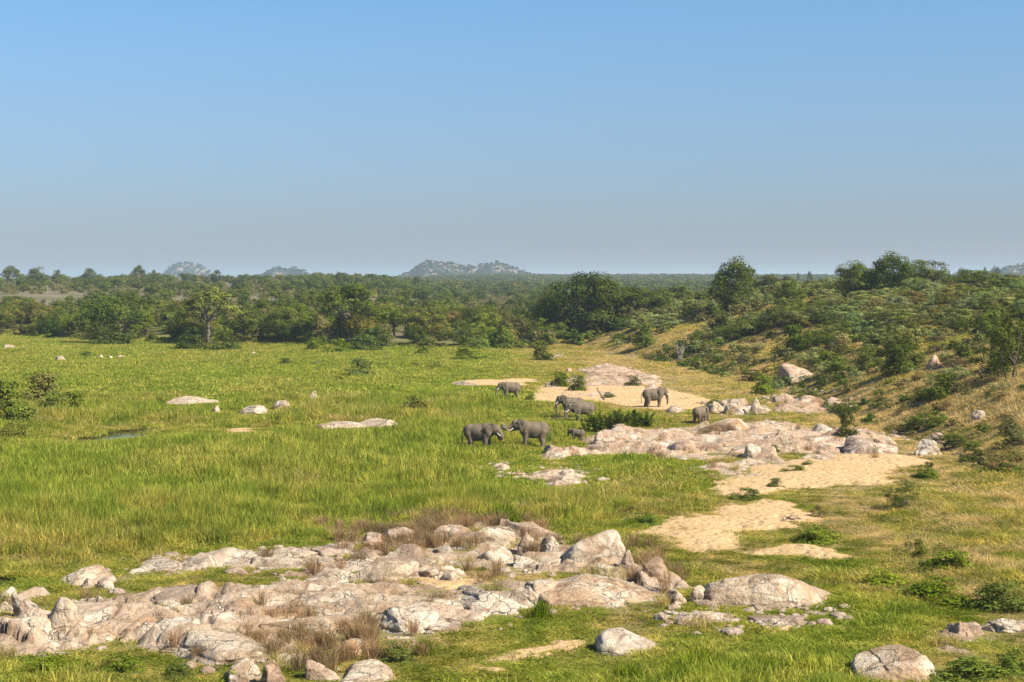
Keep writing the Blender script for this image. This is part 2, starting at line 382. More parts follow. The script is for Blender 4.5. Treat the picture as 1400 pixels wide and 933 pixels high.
# ------------------------------------------------------------------ ground sheet
ang = np.concatenate([np.linspace(-180, -26, 40)[:-1], np.linspace(-26, -19, 30)[:-1], np.linspace(-19, 19, 430)[:-1], np.linspace(19, 26, 30)[:-1], np.linspace(26, 180, 40)])
ang = np.radians(ang)
rv = 35000/np.linspace(620, 26, 430)
rad = np.concatenate([np.array([0.5, 3, 8, 15, 22, 30, 38, 46, 52]), rv, np.exp(np.linspace(math.log(rv[-1]), math.log(14000), 110))[1:]])
A, RR = np.meshgrid(ang, rad)
gx = (np.sin(A)*RR).ravel(); gy = (np.cos(A)*RR).ravel(); gz = height(gx, gy)
gz = gz - ss(7000, 14000, np.hypot(gx, gy))*10
for P in POOL_P:
    near = (np.abs(gx-P[:, 0].mean()) < 30) & (np.abs(gy-P[:, 1].mean()) < 40)
    s = np.full(gx.shape, -9.0); s[near] = sdist(P, gx[near], gy[near]); gz = gz - .8*ss(-.8, 1.2, s)
dry, gh_, herb_ = cover(gx, gy, gz)
e_ = gy - bank_y(gx); far = ss(0, 30, np.maximum(e_, 0))
far = np.where((gx > bank_x(gy)) & (gy < 600), 0.0, far)
ground = link('ground', mk_mesh('ground', np.stack([gx, gy, gz], 1), grid_faces(len(ang), len(rad)), M_GROUND, True,
    {'dry': dry, 'far': far, 'wood': ss(900, 1500, gy)}))
tag(ground, 'green river flat rising to dry banks and wooded plain', kind='structure')

def sheet(P, step, fn, name, mat, margin=1.6, stepy=None):
    stepy = stepy or step
    x0, y0 = P.min(0)-margin; x1, y1 = P.max(0)+margin
    nx = int((x1-x0)/step)+2; ny = int((y1-y0)/stepy)+2
    X, Y = np.meshgrid(np.linspace(x0, x1, nx), np.linspace(y0, y1, ny)); X = X.ravel(); Y = Y.ravel()
    wx, wy = warp(X, Y); s = sdist(P, wx, wy)
    Z, tone = fn(X, Y, s)
    f = grid_faces(nx, ny, s > -margin*.9)
    V, f, at = compact(np.stack([X, Y, Z], 1), f, {'tone': tone})
    return link(name, mk_mesh(name, V, f, mat, True, at))
for (poly, lab), P in zip(SANDS, SAND_P):
    st = max(.2, P[:, 1].mean()*.0016)
    def fn(X, Y, s):
        return height(X, Y) + np.clip(.10*s, -.35, .10) + .07*fbm(X/1.7, Y/1.7, 4, 3) + .25*ss(0, 5, s)*(.5+.5*fbm(X/6, Y/6, 2, 2)), X*0
    tag(sheet(P, st, fn, 'sand', M_SAND, stepy=st*1.5), lab, kind='structure')
def gaps(x, y): return 3.2*ss(.0, .42, fbm(x/3.0, y/5.5, 31, 3))
def outcrop_z(H):
    def fn(X, Y, s):
        s = s - gaps(X, Y)
        c, f1, f2, ox, oy = voro(X/4.6+.35*fbm(X/2.5, Y/2.5, 1, 3), Y/3.4+.35*fbm(X/2.5, Y/2.5, 5, 3))
        r1 = _rnd[c & 4095]; r2 = _rnd[(c*7+5) & 4095]; r3 = _rnd[(c*13+3) & 4095]
        c2, g1, g2, qx, qy = voro(X/1.5+.3*fbm(X, Y, 2, 2)+7, Y/1.1)
        q1 = _rnd[c2 & 4095]
        b = H*(.3+.6*r1) + .75*H*((r2-.5)*ox*2.0 + (r3-.35)*oy*1.8)
        b = b + .28*H*(q1-.5) - .22*H*ss(.07, 0, f2-f1) - .08*H*ss(.10, 0, g2-g1)
        b = b + .26*fbm(X/1.3, Y/1.3, 3, 5, .65) + .9*H*fbm(X/6, Y/6, 8, 2) + .4*H*(1-2.2*np.abs(fbm(X/3.5, Y/2.2, 14, 2)))
        lv = b/.24; b = .6*b + .4*.24*(np.floor(lv)+ss(.35, 1, lv-np.floor(lv)))
        edge = np.clip((s+.5)/np.where(s > -.5, 2.2, 1.2), -1.5, 1)
        return height(X, Y) + b*np.maximum(edge, 0) + np.minimum(edge, 0)*.6 - .12 + 0*X, np.clip(ss(.12, .0, f2-f1)*.8 + .35*(r2 > .7), 0, 1)
    return fn
for (poly, H, tint, lab), P in zip(OUTS, OUT_P):
    st = max(.09, P[:, 1].mean()*.0009)
    o = sheet(P, st, outcrop_z(H), 'rock_outcrop', M_ROCK, 1.3, st*1.7); o.color = (*tint, 1)
    tag(o, lab, 'rock outcrop', 'flat rock outcrops')
for (poly, lab), P in zip(POOLS, POOL_P):
    c = P.mean(0); zz = h1(*c) - .16; k = 30
    a = np.linspace(0, 2*np.pi, k, endpoint=False)
    S_ = (P.max(0)-P.min(0))/2*1.15; m = (P.max(0)+P.min(0))/2
    V = [(m[0], m[1], zz)] + [(m[0]+S_[0]*math.cos(t), m[1]+S_[1]*math.sin(t), zz) for t in a]
    f = [(0, i+1, (i+1) % k+1) for i in range(k)]
    tag(link('water', mk_mesh('water', V, f, M_WATER)), lab, kind='structure')

# ------------------------------------------------------------------ boulders
_ico = {}
def ico(n):
    if n not in _ico:
        bm = bmesh.new(); bmesh.ops.create_icosphere(bm, subdivisions=n, radius=1)
        _ico[n] = (np.array([v.co[:] for v in bm.verts]), np.array([[v.index for v in f.verts] for f in bm.faces])); bm.free()
    return _ico[n]
def rock_mesh(seed, sub, style, a, b, c):
    rg = np.random.RandomState(seed); D, f = ico(sub)
    npl, k, rough = {'slab': (9, 8, .6), 'dome': (10, 9, .6), 'block': (13, 60, .7), 'broken': (17, 50, .8), 'spike': (13, 40, .6)}[style]
    N = rg.randn(npl, 3); N[:, 2] = np.abs(N[:, 2])*(.9 if style != 'slab' else 1.6) - .1
    N /= np.linalg.norm(N, axis=1)[:, None]; dd = rg.uniform(.52, .95, npl)
    q = np.maximum(D @ N.T, 1e-3)/dd
    inv = (q**k).sum(1)**(1/k); r = 1/np.maximum(inv, .9)
    P = D*np.minimum(r, 1.1)[:, None]
    if style == 'spike': P[:, 0] *= 1-.3*np.clip(P[:, 2], 0, 1); P[:, 1] *= 1-.3*np.clip(P[:, 2], 0, 1); P[:, 0] += .1*P[:, 2]
    mx = np.abs(P[:, 0]).max(); P[:, 0] /= mx; P[:, 1] /= np.abs(P[:, 1]).max(); P[:, 2] /= P[:, 2].max()
    P *= np.array([a, b, c]); L = min(a*2, 5)
    o = rg.rand(3)*50; x, y, z = (P+o).T
    n = rough*(.075*L*fbm(x/L*1.6, y/L*1.6, z/L*1.6, 3) + .05*min(L, 3)*fbm(x*1.1, y*1.1, z*1.6, 4, .6))
    s = 1.15 if a > 1.2 else .6
    w = .35*s*fbm(x/s, y/s, z/s, 2)
    cid, f1, f2, _, _ = voro((x+w)/(1.7*s), (y+w)/(1.4*s), (z+w)/(.85*s))
    cut = ss(.09, 0, f2-f1)
    n = n + rough*.10*s*(_rnd[cid & 4095]-.5) - rough*.085*s*cut
    ax = np.array([rg.uniform(-.35, .35), rg.uniform(-.25, .35), 1.0]); st_ = (P+o) @ ax + .12*s*fbm(x/2, y/2, z/2, 2)
    th = (.34 if style in ('broken', 'block') else .6)*min(1, s+.1); li = np.floor(st_/th).astype(np.int64); fr = st_/th-li
    n = n + rough*.16*s*(_rnd[(li*37+seed) & 4095]-.5) - rough*.06*s*ss(.16, 0, np.minimum(fr, 1-fr))
    n = n - rough*.10*s*np.abs(fbm(x/(.9*s), y/(.9*s), z/(.6*s), 3))
    P = P + D*n[:, None]*np.array([1, 1, .8])
    P[:, 0] -= (P[:, 0].max()+P[:, 0].min())/2; P[:, 0] *= a/P[:, 0].max(); P[:, 1] *= b/np.abs(P[:, 1]).max(); P[:, 2] *= c/P[:, 2].max()
    P[:, 2] = np.where(P[:, 2] < 0, P[:, 2]*.35, P[:, 2])
    return P, f, np.clip(cut*.8 + .5*(_rnd[(cid*3) & 4095] > .8), 0, 1)
ROCK_FOOT = []
CRM, WHT, TAN, PNK, GRY, ORG, BRN = (.60,.51,.40), (.70,.65,.56), (.54,.40,.27), (.50,.38,.30), (.48,.42,.36), (.58,.38,.22), (.34,.26,.20)
def rock(u0, u1, vt, vb, style, tint, lab, df=.75, name='boulder', sub=None, rot=0, group='pale granite boulders'):
    if style == 'broken' and vb > 760 and u1 < 760: e_ = (u1-u0)*.09; u0, u1, df = u0-e_, u1+e_, df*1.4
    x, y, z = ground_at((u0+u1)/2, vb)
    a = (u1-u0)/2/F*y; s = 15/y; S_ = (vb-vt)/F*y*1.04
    S_ += (.12 if u1-u0 > 40 and u0 < 560 else .03)*ss(125, 150, y); cap = .35 if style in ('block', 'spike') else .46 if (y > 130 and u0 < 560) else .43; b = min(df*(1.0 if cap < .4 else 1.5)*a, cap*S_/s); c = math.sqrt(max(S_*S_-2*S_*b*s, .02))
    sub = sub or (6 if u1-u0 > 120 else 5 if u1-u0 > 28 else 4)
    P, f, tone = rock_mesh(int(u0*7+vb*3), sub, style, a, b, c)
    o = link(name, mk_mesh(name, P, f, M_ROCK, True, {'tone': tone}))
    z = min(z, h1(x, y+b))
    o.location = (x, y+b, z-.09*c); o.color = (*tint, 1); ROCK_FOOT.append((x, y+b, a, b))
    tag(o, lab, 'rock', group); return o
RK = [
 # foreground, left to right
 (46,152,771,806,'slab',CRM,'long low rounded slab with brown underside, nearest the left meadow edge',.8),
 (106,128,790,806,'block',CRM,'small square block leaning on the long low slab at left'),
 (124,156,788,808,'slab',WHT,'thin pale wedge of rock under the long low slab at left'),
 (176,240,763,786,'broken',GRY,'leftmost lump of the grey rock ridge along the meadow'),
 (236,300,758,782,'broken',CRM,'second lump from left of the grey ridge along the meadow'),
 (292,374,753,779,'broken',GRY,'longest lump of the grey ridge along the meadow'),
 (364,430,748,772,'broken',CRM,'fourth lump of the grey ridge, paler than its neighbours'),
 (418,476,743,764,'broken',GRY,'rightmost lump of the grey ridge along the meadow'),
 (420,458,765,778,'slab',WHT,'small white stone in grass right of the grey ridge'),
 (-6,20,801,824,'dome',WHT,'white rounded boulder at the left photo edge, topmost'),
 (-4,20,822,838,'block',TAN,'small tan block squeezed under the white edge boulder'),
 (12,56,808,850,'block',GRY,'grey upright boulder second in the pointed cluster at left'),
 (38,100,812,884,'dome',CRM,'tall pointed cream boulder at far left foreground',.8),
 (-20,58,834,892,'broken',WHT,'big cracked white boulder cut by the left photo edge',.8),
 (90,112,826,862,'block',GRY,'narrow grey block right of the tall pointed boulder'),
 (100,140,834,858,'block',CRM,'rounded cream block above the tan low boulder at left'),
 (90,152,853,884,'dome',TAN,'tan low boulder right of the tall pointed boulder'),
 (184,300,796,828,'dome',GRY,'wide grey and white dome high on the left shelf',.8),
 (136,204,817,838,'slab',WHT,'white flat rock left of the wide grey dome'),
 (150,236,838,876,'dome',ORG,'smooth orange dome in the middle of the left shelf'),
 (225,275,828,850,'block',CRM,'pale block between the wide dome and the cracked blocks'),
 (262,322,830,858,'block',PNK,'cracked pinkish block above the large smooth slab'),
 (166,260,862,898,'broken',PNK,'pink fractured ridge left of the large smooth slab'),
 (200,404,852,914,'slab',CRM,'largest smooth cream slab in the left foreground',.7),
 (332,500,810,866,'broken',ORG,'long orange stained slab in the centre left foreground',.7),
 (336,464,842,880,'dome',TAN,'brownish tan boulder in front of the orange stained slab',.7),
 (420,500,796,818,'slab',PNK,'pink flat cap above the orange stained slab'),
 (488,594,818,876,'broken',WHT,'white angular boulder with dark crack on its left side',.8),
 (560,632,840,872,'broken',BRN,'brown crumbly rock right of the white angular boulder'),
 (404,490,776,800,'slab',CRM,'left block of the stepped pale ledge at centre'),
 (470,574,762,798,'block',CRM,'tall end block of the stepped pale ledge at centre'),
 (560,640,770,792,'block',TAN,'sandy block right of the stepped pale ledge'),
 (592,638,779,799,'slab',CRM,'small yellow slab in the gap at centre'),
 (486,524,728,756,'broken',PNK,'left rubble lump on the red grass ledge'),
 (520,590,718,748,'broken',PNK,'wide rubble lump on the red grass ledge'),
 (580,650,716,742,'broken',PNK,'middle rubble lump on the red grass ledge'),
 (640,706,718,746,'broken',CRM,'right rubble lump on the red grass ledge'),
 (580,618,744,768,'broken',GRY,'grey stone in front of the red grass ledge'),
 (652,704,746,774,'broken',WHT,'whitish rough boulder left of the twin boulders'),
 (704,738,725,760,'broken',CRM,'left of the twin upright boulders beside the big dome'),
 (734,772,730,763,'dome',WHT,'right of the twin upright boulders beside the big dome'),
 (700,735,757,778,'broken',WHT,'small white lump at the foot of the twin boulders'),
 (757,876,718,782,'dome',WHT,'big pale dome, the tallest rock in the middle foreground',.75),
 (792,854,760,785,'block',TAN,'tan flat block leaning on the big pale dome'),
 (758,786,763,780,'block',GRY,'small grey block with a dark end under the big dome'),
 (838,872,750,788,'spike',CRM,'narrow buttress on the right side of the big dome'),
 (862,928,758,806,'broken',PNK,'brown rubble flank right of the big pale dome'),
 (612,724,798,850,'broken',GRY,'grey fractured block field in the centre foreground',.7),
 (690,740,800,836,'block',CRM,'cream block at the right end of the grey block field'),
 (722,912,776,836,'slab',TAN,'broad flat tan slab in front of the big dome',.9),
 (904,946,804,832,'broken',PNK,'low brown rock right of the broad flat slab'),
 (940,978,799,828,'dome',CRM,'small pale boulder touching the large right boulder'),
 (964,1180,774,840,'slab',CRM,'large smooth whaleback boulder at the right foreground',.6),
 (908,1022,832,858,'slab',TAN,'flat tan sheet left below the whaleback boulder'),
 (1030,1130,838,862,'slab',BRN,'flat brown sheet right below the whaleback boulder'),
 (814,912,857,900,'dome',GRY,'rounded grey boulder half hidden by bright tall grass',.8),
 (1178,1310,878,940,'slab',TAN,'brown boulder at the bottom right of the photo',.8),
 (1290,1350,846,876,'broken',PNK,'left lump of the low ridge at the right edge'),
 (1340,1420,842,868,'broken',CRM,'right lump of the low ridge at the right edge'),
 (298,352,894,940,'broken',BRN,'dark boulder at the bottom edge left of centre'),
 (345,392,900,940,'block',PNK,'pinkish block at the bottom edge beside the dark boulder'),
 (412,470,900,936,'block',PNK,'reddish block at the bottom edge, middle of three'),
 (456,532,898,940,'broken',CRM,'pale rubble at the bottom edge, rightmost of the row'),
 (440,500,872,900,'dome',ORG,'orange boulder below the white angular boulder'),
 # middle ground
 (950,1050,569,600,'dome',ORG,'orange dome right of the elephant seen end on',.8),
 (1012,1048,605,629,'dome',WHT,'white rounded boulder right of the pink bedrock apron'),
 (1036,1070,596,612,'slab',TAN,'tan slab beyond the white rounded boulder'),
 (1100,1150,580,599,'slab',WHT,'white tilted slab left of the small dark tree'),
 (1060,1110,590,606,'slab',GRY,'grey sheet left of the white tilted slab'),
 (1150,1240,596,624,'slab',PNK,'low pink rock right of the small dark tree'),
 (1250,1298,599,624,'block',WHT,'bright white angular boulder at the right hill foot'),
 (1258,1305,590,606,'block',BRN,'brown rock just behind the bright white angular boulder'),
 (1022,1048,541,568,'block',CRM,'upright stone with a black side, larger of two'),
 (996,1016,546,566,'spike',WHT,'small upright white stone left of the larger one'),
 (960,1000,548,566,'broken',CRM,'pale rock behind the elephant seen end on'),
 (988,1024,550,568,'broken',GRY,'grey rock between the two upright stones'),
 (1058,1092,538,552,'slab',PNK,'left red stone of the hill foot outcrop'),
 (1088,1130,540,556,'slab',TAN,'middle red stone of the hill foot outcrop'),
 (1125,1160,543,556,'slab',PNK,'right red stone of the hill foot outcrop'),
 (1064,1120,495,523,'slab',PNK,'large hillside boulder with pale curved face'),
 (1266,1296,484,505,'slab',TAN,'pale rock behind bushes on the right hillside'),
 (1195,1235,392,408,'broken',PNK,'rocks under the big hilltop trees'),
 (1330,1352,560,574,'broken',GRY,'grey rock in dry grass near the right edge'),
 (878,915,524,534,'slab',TAN,'brown stone beyond the elephant walking right'),
 (820,846,536,546,'broken',GRY,'white rocks with a dark branch behind the reed clump'),
 (905,940,554,566,'slab',CRM,'low pale stones in front of the elephant walking right'),
 (672,700,634,646,'slab',CRM,'small flat stone on the crumbly rock nearest the left feeding elephant'),
 (738,778,608,624,'broken',PNK,'pinkish rock mound just left below the baby elephant'),
 (804,846,588,612,'broken',PNK,'tall pinkish rock mound touching the baby elephant'),
 (855,893,600,618,'broken',CRM,'pale rock right of the tall pinkish mound'),
 (884,950,585,601,'slab',CRM,'pale flat top of the pink bedrock apron'),
 (912,960,600,622,'broken',PNK,'fractured lump in the middle of the bedrock apron'),
 (760,792,641,656,'broken',CRM,'crumbly pale lump below the baby elephant'),
 # meadow
 (220,298,541,555,'slab',CRM,'long low pale rock, largest of the left meadow rocks',.6),
 (284,300,554,566,'dome',CRM,'small round white boulder in the left meadow'),
 (314,370,554,569,'broken',CRM,'rugged white rock right of the small round boulder'),
 (364,398,547,562,'dome',CRM,'rounded cream rock at the right end of a rugged rock'),
 (420,436,534,550,'spike',TAN,'small upright tan rock alone in the meadow'),
 (428,498,577,590,'slab',CRM,'left half of the wide pale rock in mid meadow'),
 (482,546,573,587,'slab',CRM,'right half of the wide pale rock in mid meadow'),
 (68,90,486,496,'slab',CRM,'white leaning stone far off in the left meadow'),
 (130,141,485,492,'dome',WHT,'small white stone right of the far dark bush'),
 (144,154,487,491,'slab',WHT,'flattest of three white stones far off at left'),
 (156,172,486,491,'slab',CRM,'rightmost of three white stones far off at left'),
 (-4,18,471,478,'slab',CRM,'white stone at the far left edge of the meadow'),
 (615,656,521,529,'slab',CRM,'low white stone left of the farthest elephant'),
 (340,352,481,486,'slab',TAN,'small pale stone at the tree line foot'),
 (745,770,521,531,'slab',CRM,'pale stone left of the two dark round bushes'),
]
for r_ in RK:
    rock(*r_[:7], df=r_[7] if len(r_) > 7 else .75)

# ------------------------------------------------------------------ scattered loose rubble (uncountable)
def rubble(n, regions, seed, name, lab, smin, smax):
    rg = np.random.RandomState(seed); D, f = ico(2); Vs, Fs = [], []; k = 0
    for P in regions:
        m = int(n*1.0)
        x = rg.uniform(P[:, 0].min()-1, P[:, 0].max()+1, m); y = rg.uniform(P[:, 1].min()-1.5, P[:, 1].max()+1.5, m)
        s = sdist(P, x, y); ok = (s > -1.4) & (rg.rand(m) < np.where(s < 1, 1, .5)); x, y = x[ok], y[ok]; z = height(x, y)
        for i in range(len(x)):
            r = rg.uniform(smin, smax)*(1 if rg.rand() < .85 else 1.7)
            q = D*(1+.28*(rg.rand(len(D), 1)-.5))*np.array([r*rg.uniform(.8, 1.5), r*rg.uniform(.7, 1.2), r*rg.uniform(.45, .8)])
            t = rg.rand()*6.28; c, s_ = math.cos(t), math.sin(t)
            q = np.stack([q[:, 0]*c-q[:, 1]*s_, q[:, 0]*s_+q[:, 1]*c, q[:, 2]], 1) + (x[i], y[i], z[i]+r*.15)
            Vs.append(q); Fs.append(f+k); k += len(D)
    V = np.concatenate(Vs)
    o = link(name, mk_mesh(name, V, np.concatenate(Fs), M_ROCK, False, {'tone': rg.rand(len(V))*.5})); o.color = (.50, .41, .35, 1)
    tag(o, lab, kind='stuff')
rubble(200, [OUT_P[i] for i in (0, 1, 2, 5, 8)], 4, 'rubble', 'loose pale stones scattered around the foreground rock shelves', .09, .26)
rubble(110, [OUT_P[i] for i in (3, 4, 6, 7)], 5, 'rubble', 'loose stones scattered round the rocks beyond the sand', .12, .34)

# ------------------------------------------------------------------ geometry-node scattering for what nobody could count
def proto_collection(name, meshes):
    c = bpy.data.collections.new(name)
    for i, m in enumerate(meshes):
        c.objects.link(bpy.data.objects.new('%s_%02d' % (name, i), m))
    return c
def scatter(name, P, rz, sc, idx, coll, fl=None, vec=None, tilt=False):
    me = bpy.data.meshes.new(name); me.vertices.add(len(P)); me.vertices.foreach_set('co', np.asarray(P, np.float32).ravel())
    a = me.attributes.new('rz', 'FLOAT', 'POINT'); a.data.foreach_set('value', np.asarray(rz, np.float32))
    a = me.attributes.new('sc', 'FLOAT_VECTOR', 'POINT'); a.data.foreach_set('vector', np.asarray(sc, np.float32).ravel())
    a = me.attributes.new('pick', 'INT', 'POINT'); a.data.foreach_set('value', np.asarray(idx, np.int32))
    for k, v in (fl or {}).items():
        a = me.attributes.new(k, 'FLOAT', 'POINT'); a.data.foreach_set('value', np.asarray(v, np.float32))
    for k, v in (vec or {}).items():
        a = me.attributes.new(k, 'FLOAT_VECTOR', 'POINT'); a.data.foreach_set('vector', np.asarray(v, np.float32).ravel())
    o = link(name, me)
    g = bpy.data.node_groups.new(name+'_nodes', 'GeometryNodeTree')
    g.interface.new_socket('Geometry', in_out='INPUT', socket_type='NodeSocketGeometry')
    g.interface.new_socket('Geometry', in_out='OUTPUT', socket_type='NodeSocketGeometry')
    N = g.nodes; L = g.links
    gi = N.new('NodeGroupInput'); go = N.new('NodeGroupOutput'); ip = N.new('GeometryNodeInstanceOnPoints')
    ci = N.new('GeometryNodeCollectionInfo'); ci.inputs['Collection'].default_value = coll
    ci.inputs['Separate Children'].default_value = True; ci.inputs['Reset Children'].default_value = True
    def na(nm, ty):
        x = N.new('GeometryNodeInputNamedAttribute'); x.data_type = ty; x.inputs['Name'].default_value = nm; return x.outputs['Attribute']
    tr = np.zeros((len(P), 3)); tr[:, 2] = rz
    if tilt:
        PP = np.asarray(P); gxx = (height(PP[:, 0]+.6, PP[:, 1])-height(PP[:, 0]-.6, PP[:, 1]))/1.2; gyy = (height(PP[:, 0], PP[:, 1]+.6)-height(PP[:, 0], PP[:, 1]-.6))/1.2
        nn = np.stack([-gxx, -gyy, np.ones_like(gxx)], 1); nn /= np.linalg.norm(nn, axis=1)[:, None]; a_, b_, c_ = nn.T; k_ = 1/(1+c_)
        T0 = np.stack([1-a_*a_*k_, -a_*b_*k_, -a_], 1); T1 = np.stack([-a_*b_*k_, 1-b_*b_*k_, -b_], 1); T2 = nn
        co, si = np.cos(rz)[:, None], np.sin(rz)[:, None]; Xc = T0*co+T1*si; Yc = -T0*si+T1*co
        tr = np.stack([np.arctan2(Yc[:, 2], T2[:, 2]), -np.arcsin(np.clip(Xc[:, 2], -1, 1)), np.arctan2(Xc[:, 1], Xc[:, 0])], 1)
    a = me.attributes.new('turn', 'FLOAT_VECTOR', 'POINT'); a.data.foreach_set('vector', np.asarray(tr, np.float32).ravel())
    L.new(gi.outputs[0], ip.inputs['Points']); L.new(ci.outputs[0], ip.inputs['Instance']); ip.inputs['Pick Instance'].default_value = True
    L.new(na('pick', 'INT'), ip.inputs['Instance Index']); L.new(na('turn', 'FLOAT_VECTOR'), ip.inputs['Rotation']); L.new(na('sc', 'FLOAT_VECTOR'), ip.inputs['Scale'])
    L.new(ip.outputs[0], go.inputs[0])
    m = o.modifiers.new('scatter', 'NODES'); m.node_group = g
    return o

def blades(seed, n, half, h0, h1_, w, bend, mat, clumpy=0):
    rg = np.random.RandomState(seed)
    if clumpy:
        c = rg.uniform(-half, half, (clumpy, 2)); k = rg.randint(0, clumpy, n); b = c[k] + rg.randn(n, 2)*.10
        lean = rg.randn(n, 2)*.25 + (b-c[k])*2.0
    else:
        b = rg.uniform(-half, half, (n, 2)); b = b*(.75+.5*rg.rand(n, 1)); lean = rg.randn(n, 2)*.16
    h = rg.uniform(h0, h1_, n)*(1+.25*np.sin(b[:, 0]*3+seed)*np.cos(b[:, 1]*2.5))
    t = rg.rand(n)*np.pi; wx = np.cos(t)*w/2*rg.uniform(.7, 1.3, n); wy = np.sin(t)*w/2*rg.uniform(.7, 1.3, n)
    bx = bend*rg.randn(n, 2)*.5 + lean + np.array([-.12, .02])
    p0 = np.stack([b[:, 0], b[:, 1], np.full(n, -.12)], 1); m = np.stack([b[:, 0]+bx[:, 0]*h*.4, b[:, 1]+bx[:, 1]*h*.4, h*.62], 1)
    tp = np.stack([b[:, 0]+bx[:, 0]*h, b[:, 1]+bx[:, 1]*h, h*(1-.15*np.hypot(bx[:, 0], bx[:, 1]))], 1)
    w3 = np.stack([wx, wy, 0*wx], 1)
    V = np.stack([p0-w3, p0+w3, m+w3*.9, m-w3*.9, tp], 1).reshape(-1, 3)
    i = np.arange(n)*5
    f = np.concatenate([np.stack([i, i+1, i+2], 1), np.stack([i, i+2, i+3], 1), np.stack([i+3, i+2, i+4], 1)])
    tone = np.repeat(rg.rand(n), 5)
    return mk_mesh('blades', V, f, mat, False, {'tone': tone})
def herbs(seed, n, half, hh, ls, mat):
    rg = np.random.RandomState(seed); k = 9
    c = np.stack([rg.uniform(-half, half, k), rg.uniform(-half, half, k), rg.uniform(.1, .5, k)*hh], 1); r = rg.uniform(.15, .4, k)
    j = rg.randint(0, k, n); p = c[j] + rg.randn(n, 3)*r[j][:, None]*np.array([.6, .6, .5]); p[:, 2] = np.abs(p[:, 2])
    return leaves(rg, p, ls, mat, tone=rg.rand(n)*.6+rg.rand(k)[j]*.4)
def leaves(rg, p, ls, mat, tone, up=.6, outward=None, aspect=.6):
    n = len(p); nr = rg.randn(n, 3); nr /= np.linalg.norm(nr, axis=1)[:, None]
    if outward is not None: nr = nr*.6 + outward*1.5
    nr[:, 2] += up*.5; nr /= np.linalg.norm(nr, axis=1)[:, None]
    a = np.cross(nr, rg.randn(n, 3)); a /= np.linalg.norm(a, axis=1)[:, None]; b = np.cross(nr, a)
    s = ls*rg.uniform(.6, 1.4, (n, 1)); a = a*s; b = b*s*aspect
    V = np.stack([p-a, p-b*.9+a*.1, p+a, p+b*.9-a*.1], 1).reshape(-1, 3); i = np.arange(n)*4
    return mk_mesh('leaves', V, np.stack([i, i+1, i+2, i+3], 1), mat, False, {'tone': np.repeat(tone, 4)})

C_REEDN = proto_collection('reedn', [blades(10+i, 190, .8, .55, 1.25, .038, .35, M_REED) for i in range(5)])
C_REEDM = proto_collection('reedm', [blades(20+i, 200, 1.3, .5, 1.25, .06, .35, M_REED) for i in range(5)])
C_REEDF = proto_collection('reedf', [blades(30+i, 230, 2.4, .6, 1.1, .15, .35, M_REED) for i in range(4)])
C_DRYN = proto_collection('dryn', [blades(40+i, 150, .6, .5, 1.15, .018, .6, M_DRY, 7) for i in range(4)])
C_DRYM = proto_collection('drym', [blades(50+i, 150, 1.1, .4, 1.2, .045, .6, M_DRY, 12) for i in range(4)])
C_PINK = proto_collection('pink', [blades(60+i, 90, .25, .6, 1.1, .016, .5, M_PINK, 3) for i in range(4)])
C_HERB = proto_collection('herb', [herbs(70+i, 320, .6, .6, .055, M_HERB) for i in range(4)])

HERD = [ground_at(u, v)[:2] for u, v in ((656,617),(728,613),(699,546),(783,571),(798,577),(893,558),(957,579),(792,604))]
def grass_points(y0, y1, dens, seed, pw=1.0):
    rg = np.random.RandomState(seed); wd = .50 if y1 < 130 else .42 if y1 < 300 else .38; n = int(dens*wd*(y1**2-y0**2)*.98)
    y = np.sqrt(rg.uniform(y0**2, y1**2, n)); x = y*rg.uniform(-wd, wd, n); z = height(x, y)
    wx, wy = warp(x, y)
    bare = np.zeros(n, bool); rocky = np.zeros(n, bool)
    for P in SAND_P: bare |= sdist(P, wx, wy) > .25 + 1.3*vnoise(x/.7, y/1.1, 40)*(rg.rand(n) < .8) + (rg.rand(n) < .015)*90
    for P in POOL_P: bare |= sdist(P, x, y) > 0.2
    gp = gaps(x, y)
    for P in OUT_P: rocky |= sdist(P, wx, wy)-gp > -.1
    for (rx, ry, a, b) in ROCK_FOOT:
        k = ((x-rx)/a)**2 + ((y-ry)/b)**2; bare |= k < .85
    low = np.ones(n)
    for P in OUT_P + SAND_P + POOL_P:
        c = P.mean(0); nr = (np.abs(x-c[0]) < np.ptp(P[:, 0])+8) & (np.abs(y-c[1]) < np.ptp(P[:, 1])+12)
        low[nr] = np.minimum(low[nr], (.24)+.76*ss(.5, 3.0+y[nr]*.02, -np.maximum(sdist(P, wx[nr], wy[nr]), sdist(P, wx[nr], wy[nr]+2.5))))
    for P in POOL_P: low = np.minimum(low, .33+.67*ss(3, 8, -np.maximum(sdist(P, x, y), sdist(P, x, y+4))))
    for (rx, ry, a, b) in ROCK_FOOT:
        q = np.hypot((x-rx)/(a+.5), (y-ry+.012*ry)/(b+1.5+.026*ry)); low = np.minimum(low, .28+.72*ss(1, 1.6, q))
    for (ex, ey) in HERD: low = np.minimum(low, .5+.5*ss(1, 2.2, np.hypot((x-ex)/2.2, (y-ey+1.0)/4)))
    return rg, x, y, z, bare, rocky, low
def lay(name, lab, sel, x, y, z, hh, dry, rg, coll, nproto, spread=1.0):
    n = int(sel.sum()); P = np.stack([x, y, z], 1)[sel]
    w = rg.uniform(.85, 1.2, n)*spread
    o = scatter(name, P, rg.rand(n)*6.28, np.stack([w, w, hh[sel]*rg.uniform(.8, 1.2, n)], 1), rg.randint(0, nproto, n), coll, {'dry': dry[sel]}, tilt=True)
    tag(o, lab, kind='stuff')
bands = [(50, 118, 2.0, C_REEDN, 5, C_DRYN, 4), (118, 215, .85, C_REEDM, 5, C_DRYM, 4), (215, 500, .50, C_REEDF, 4, C_DRYM, 4)]
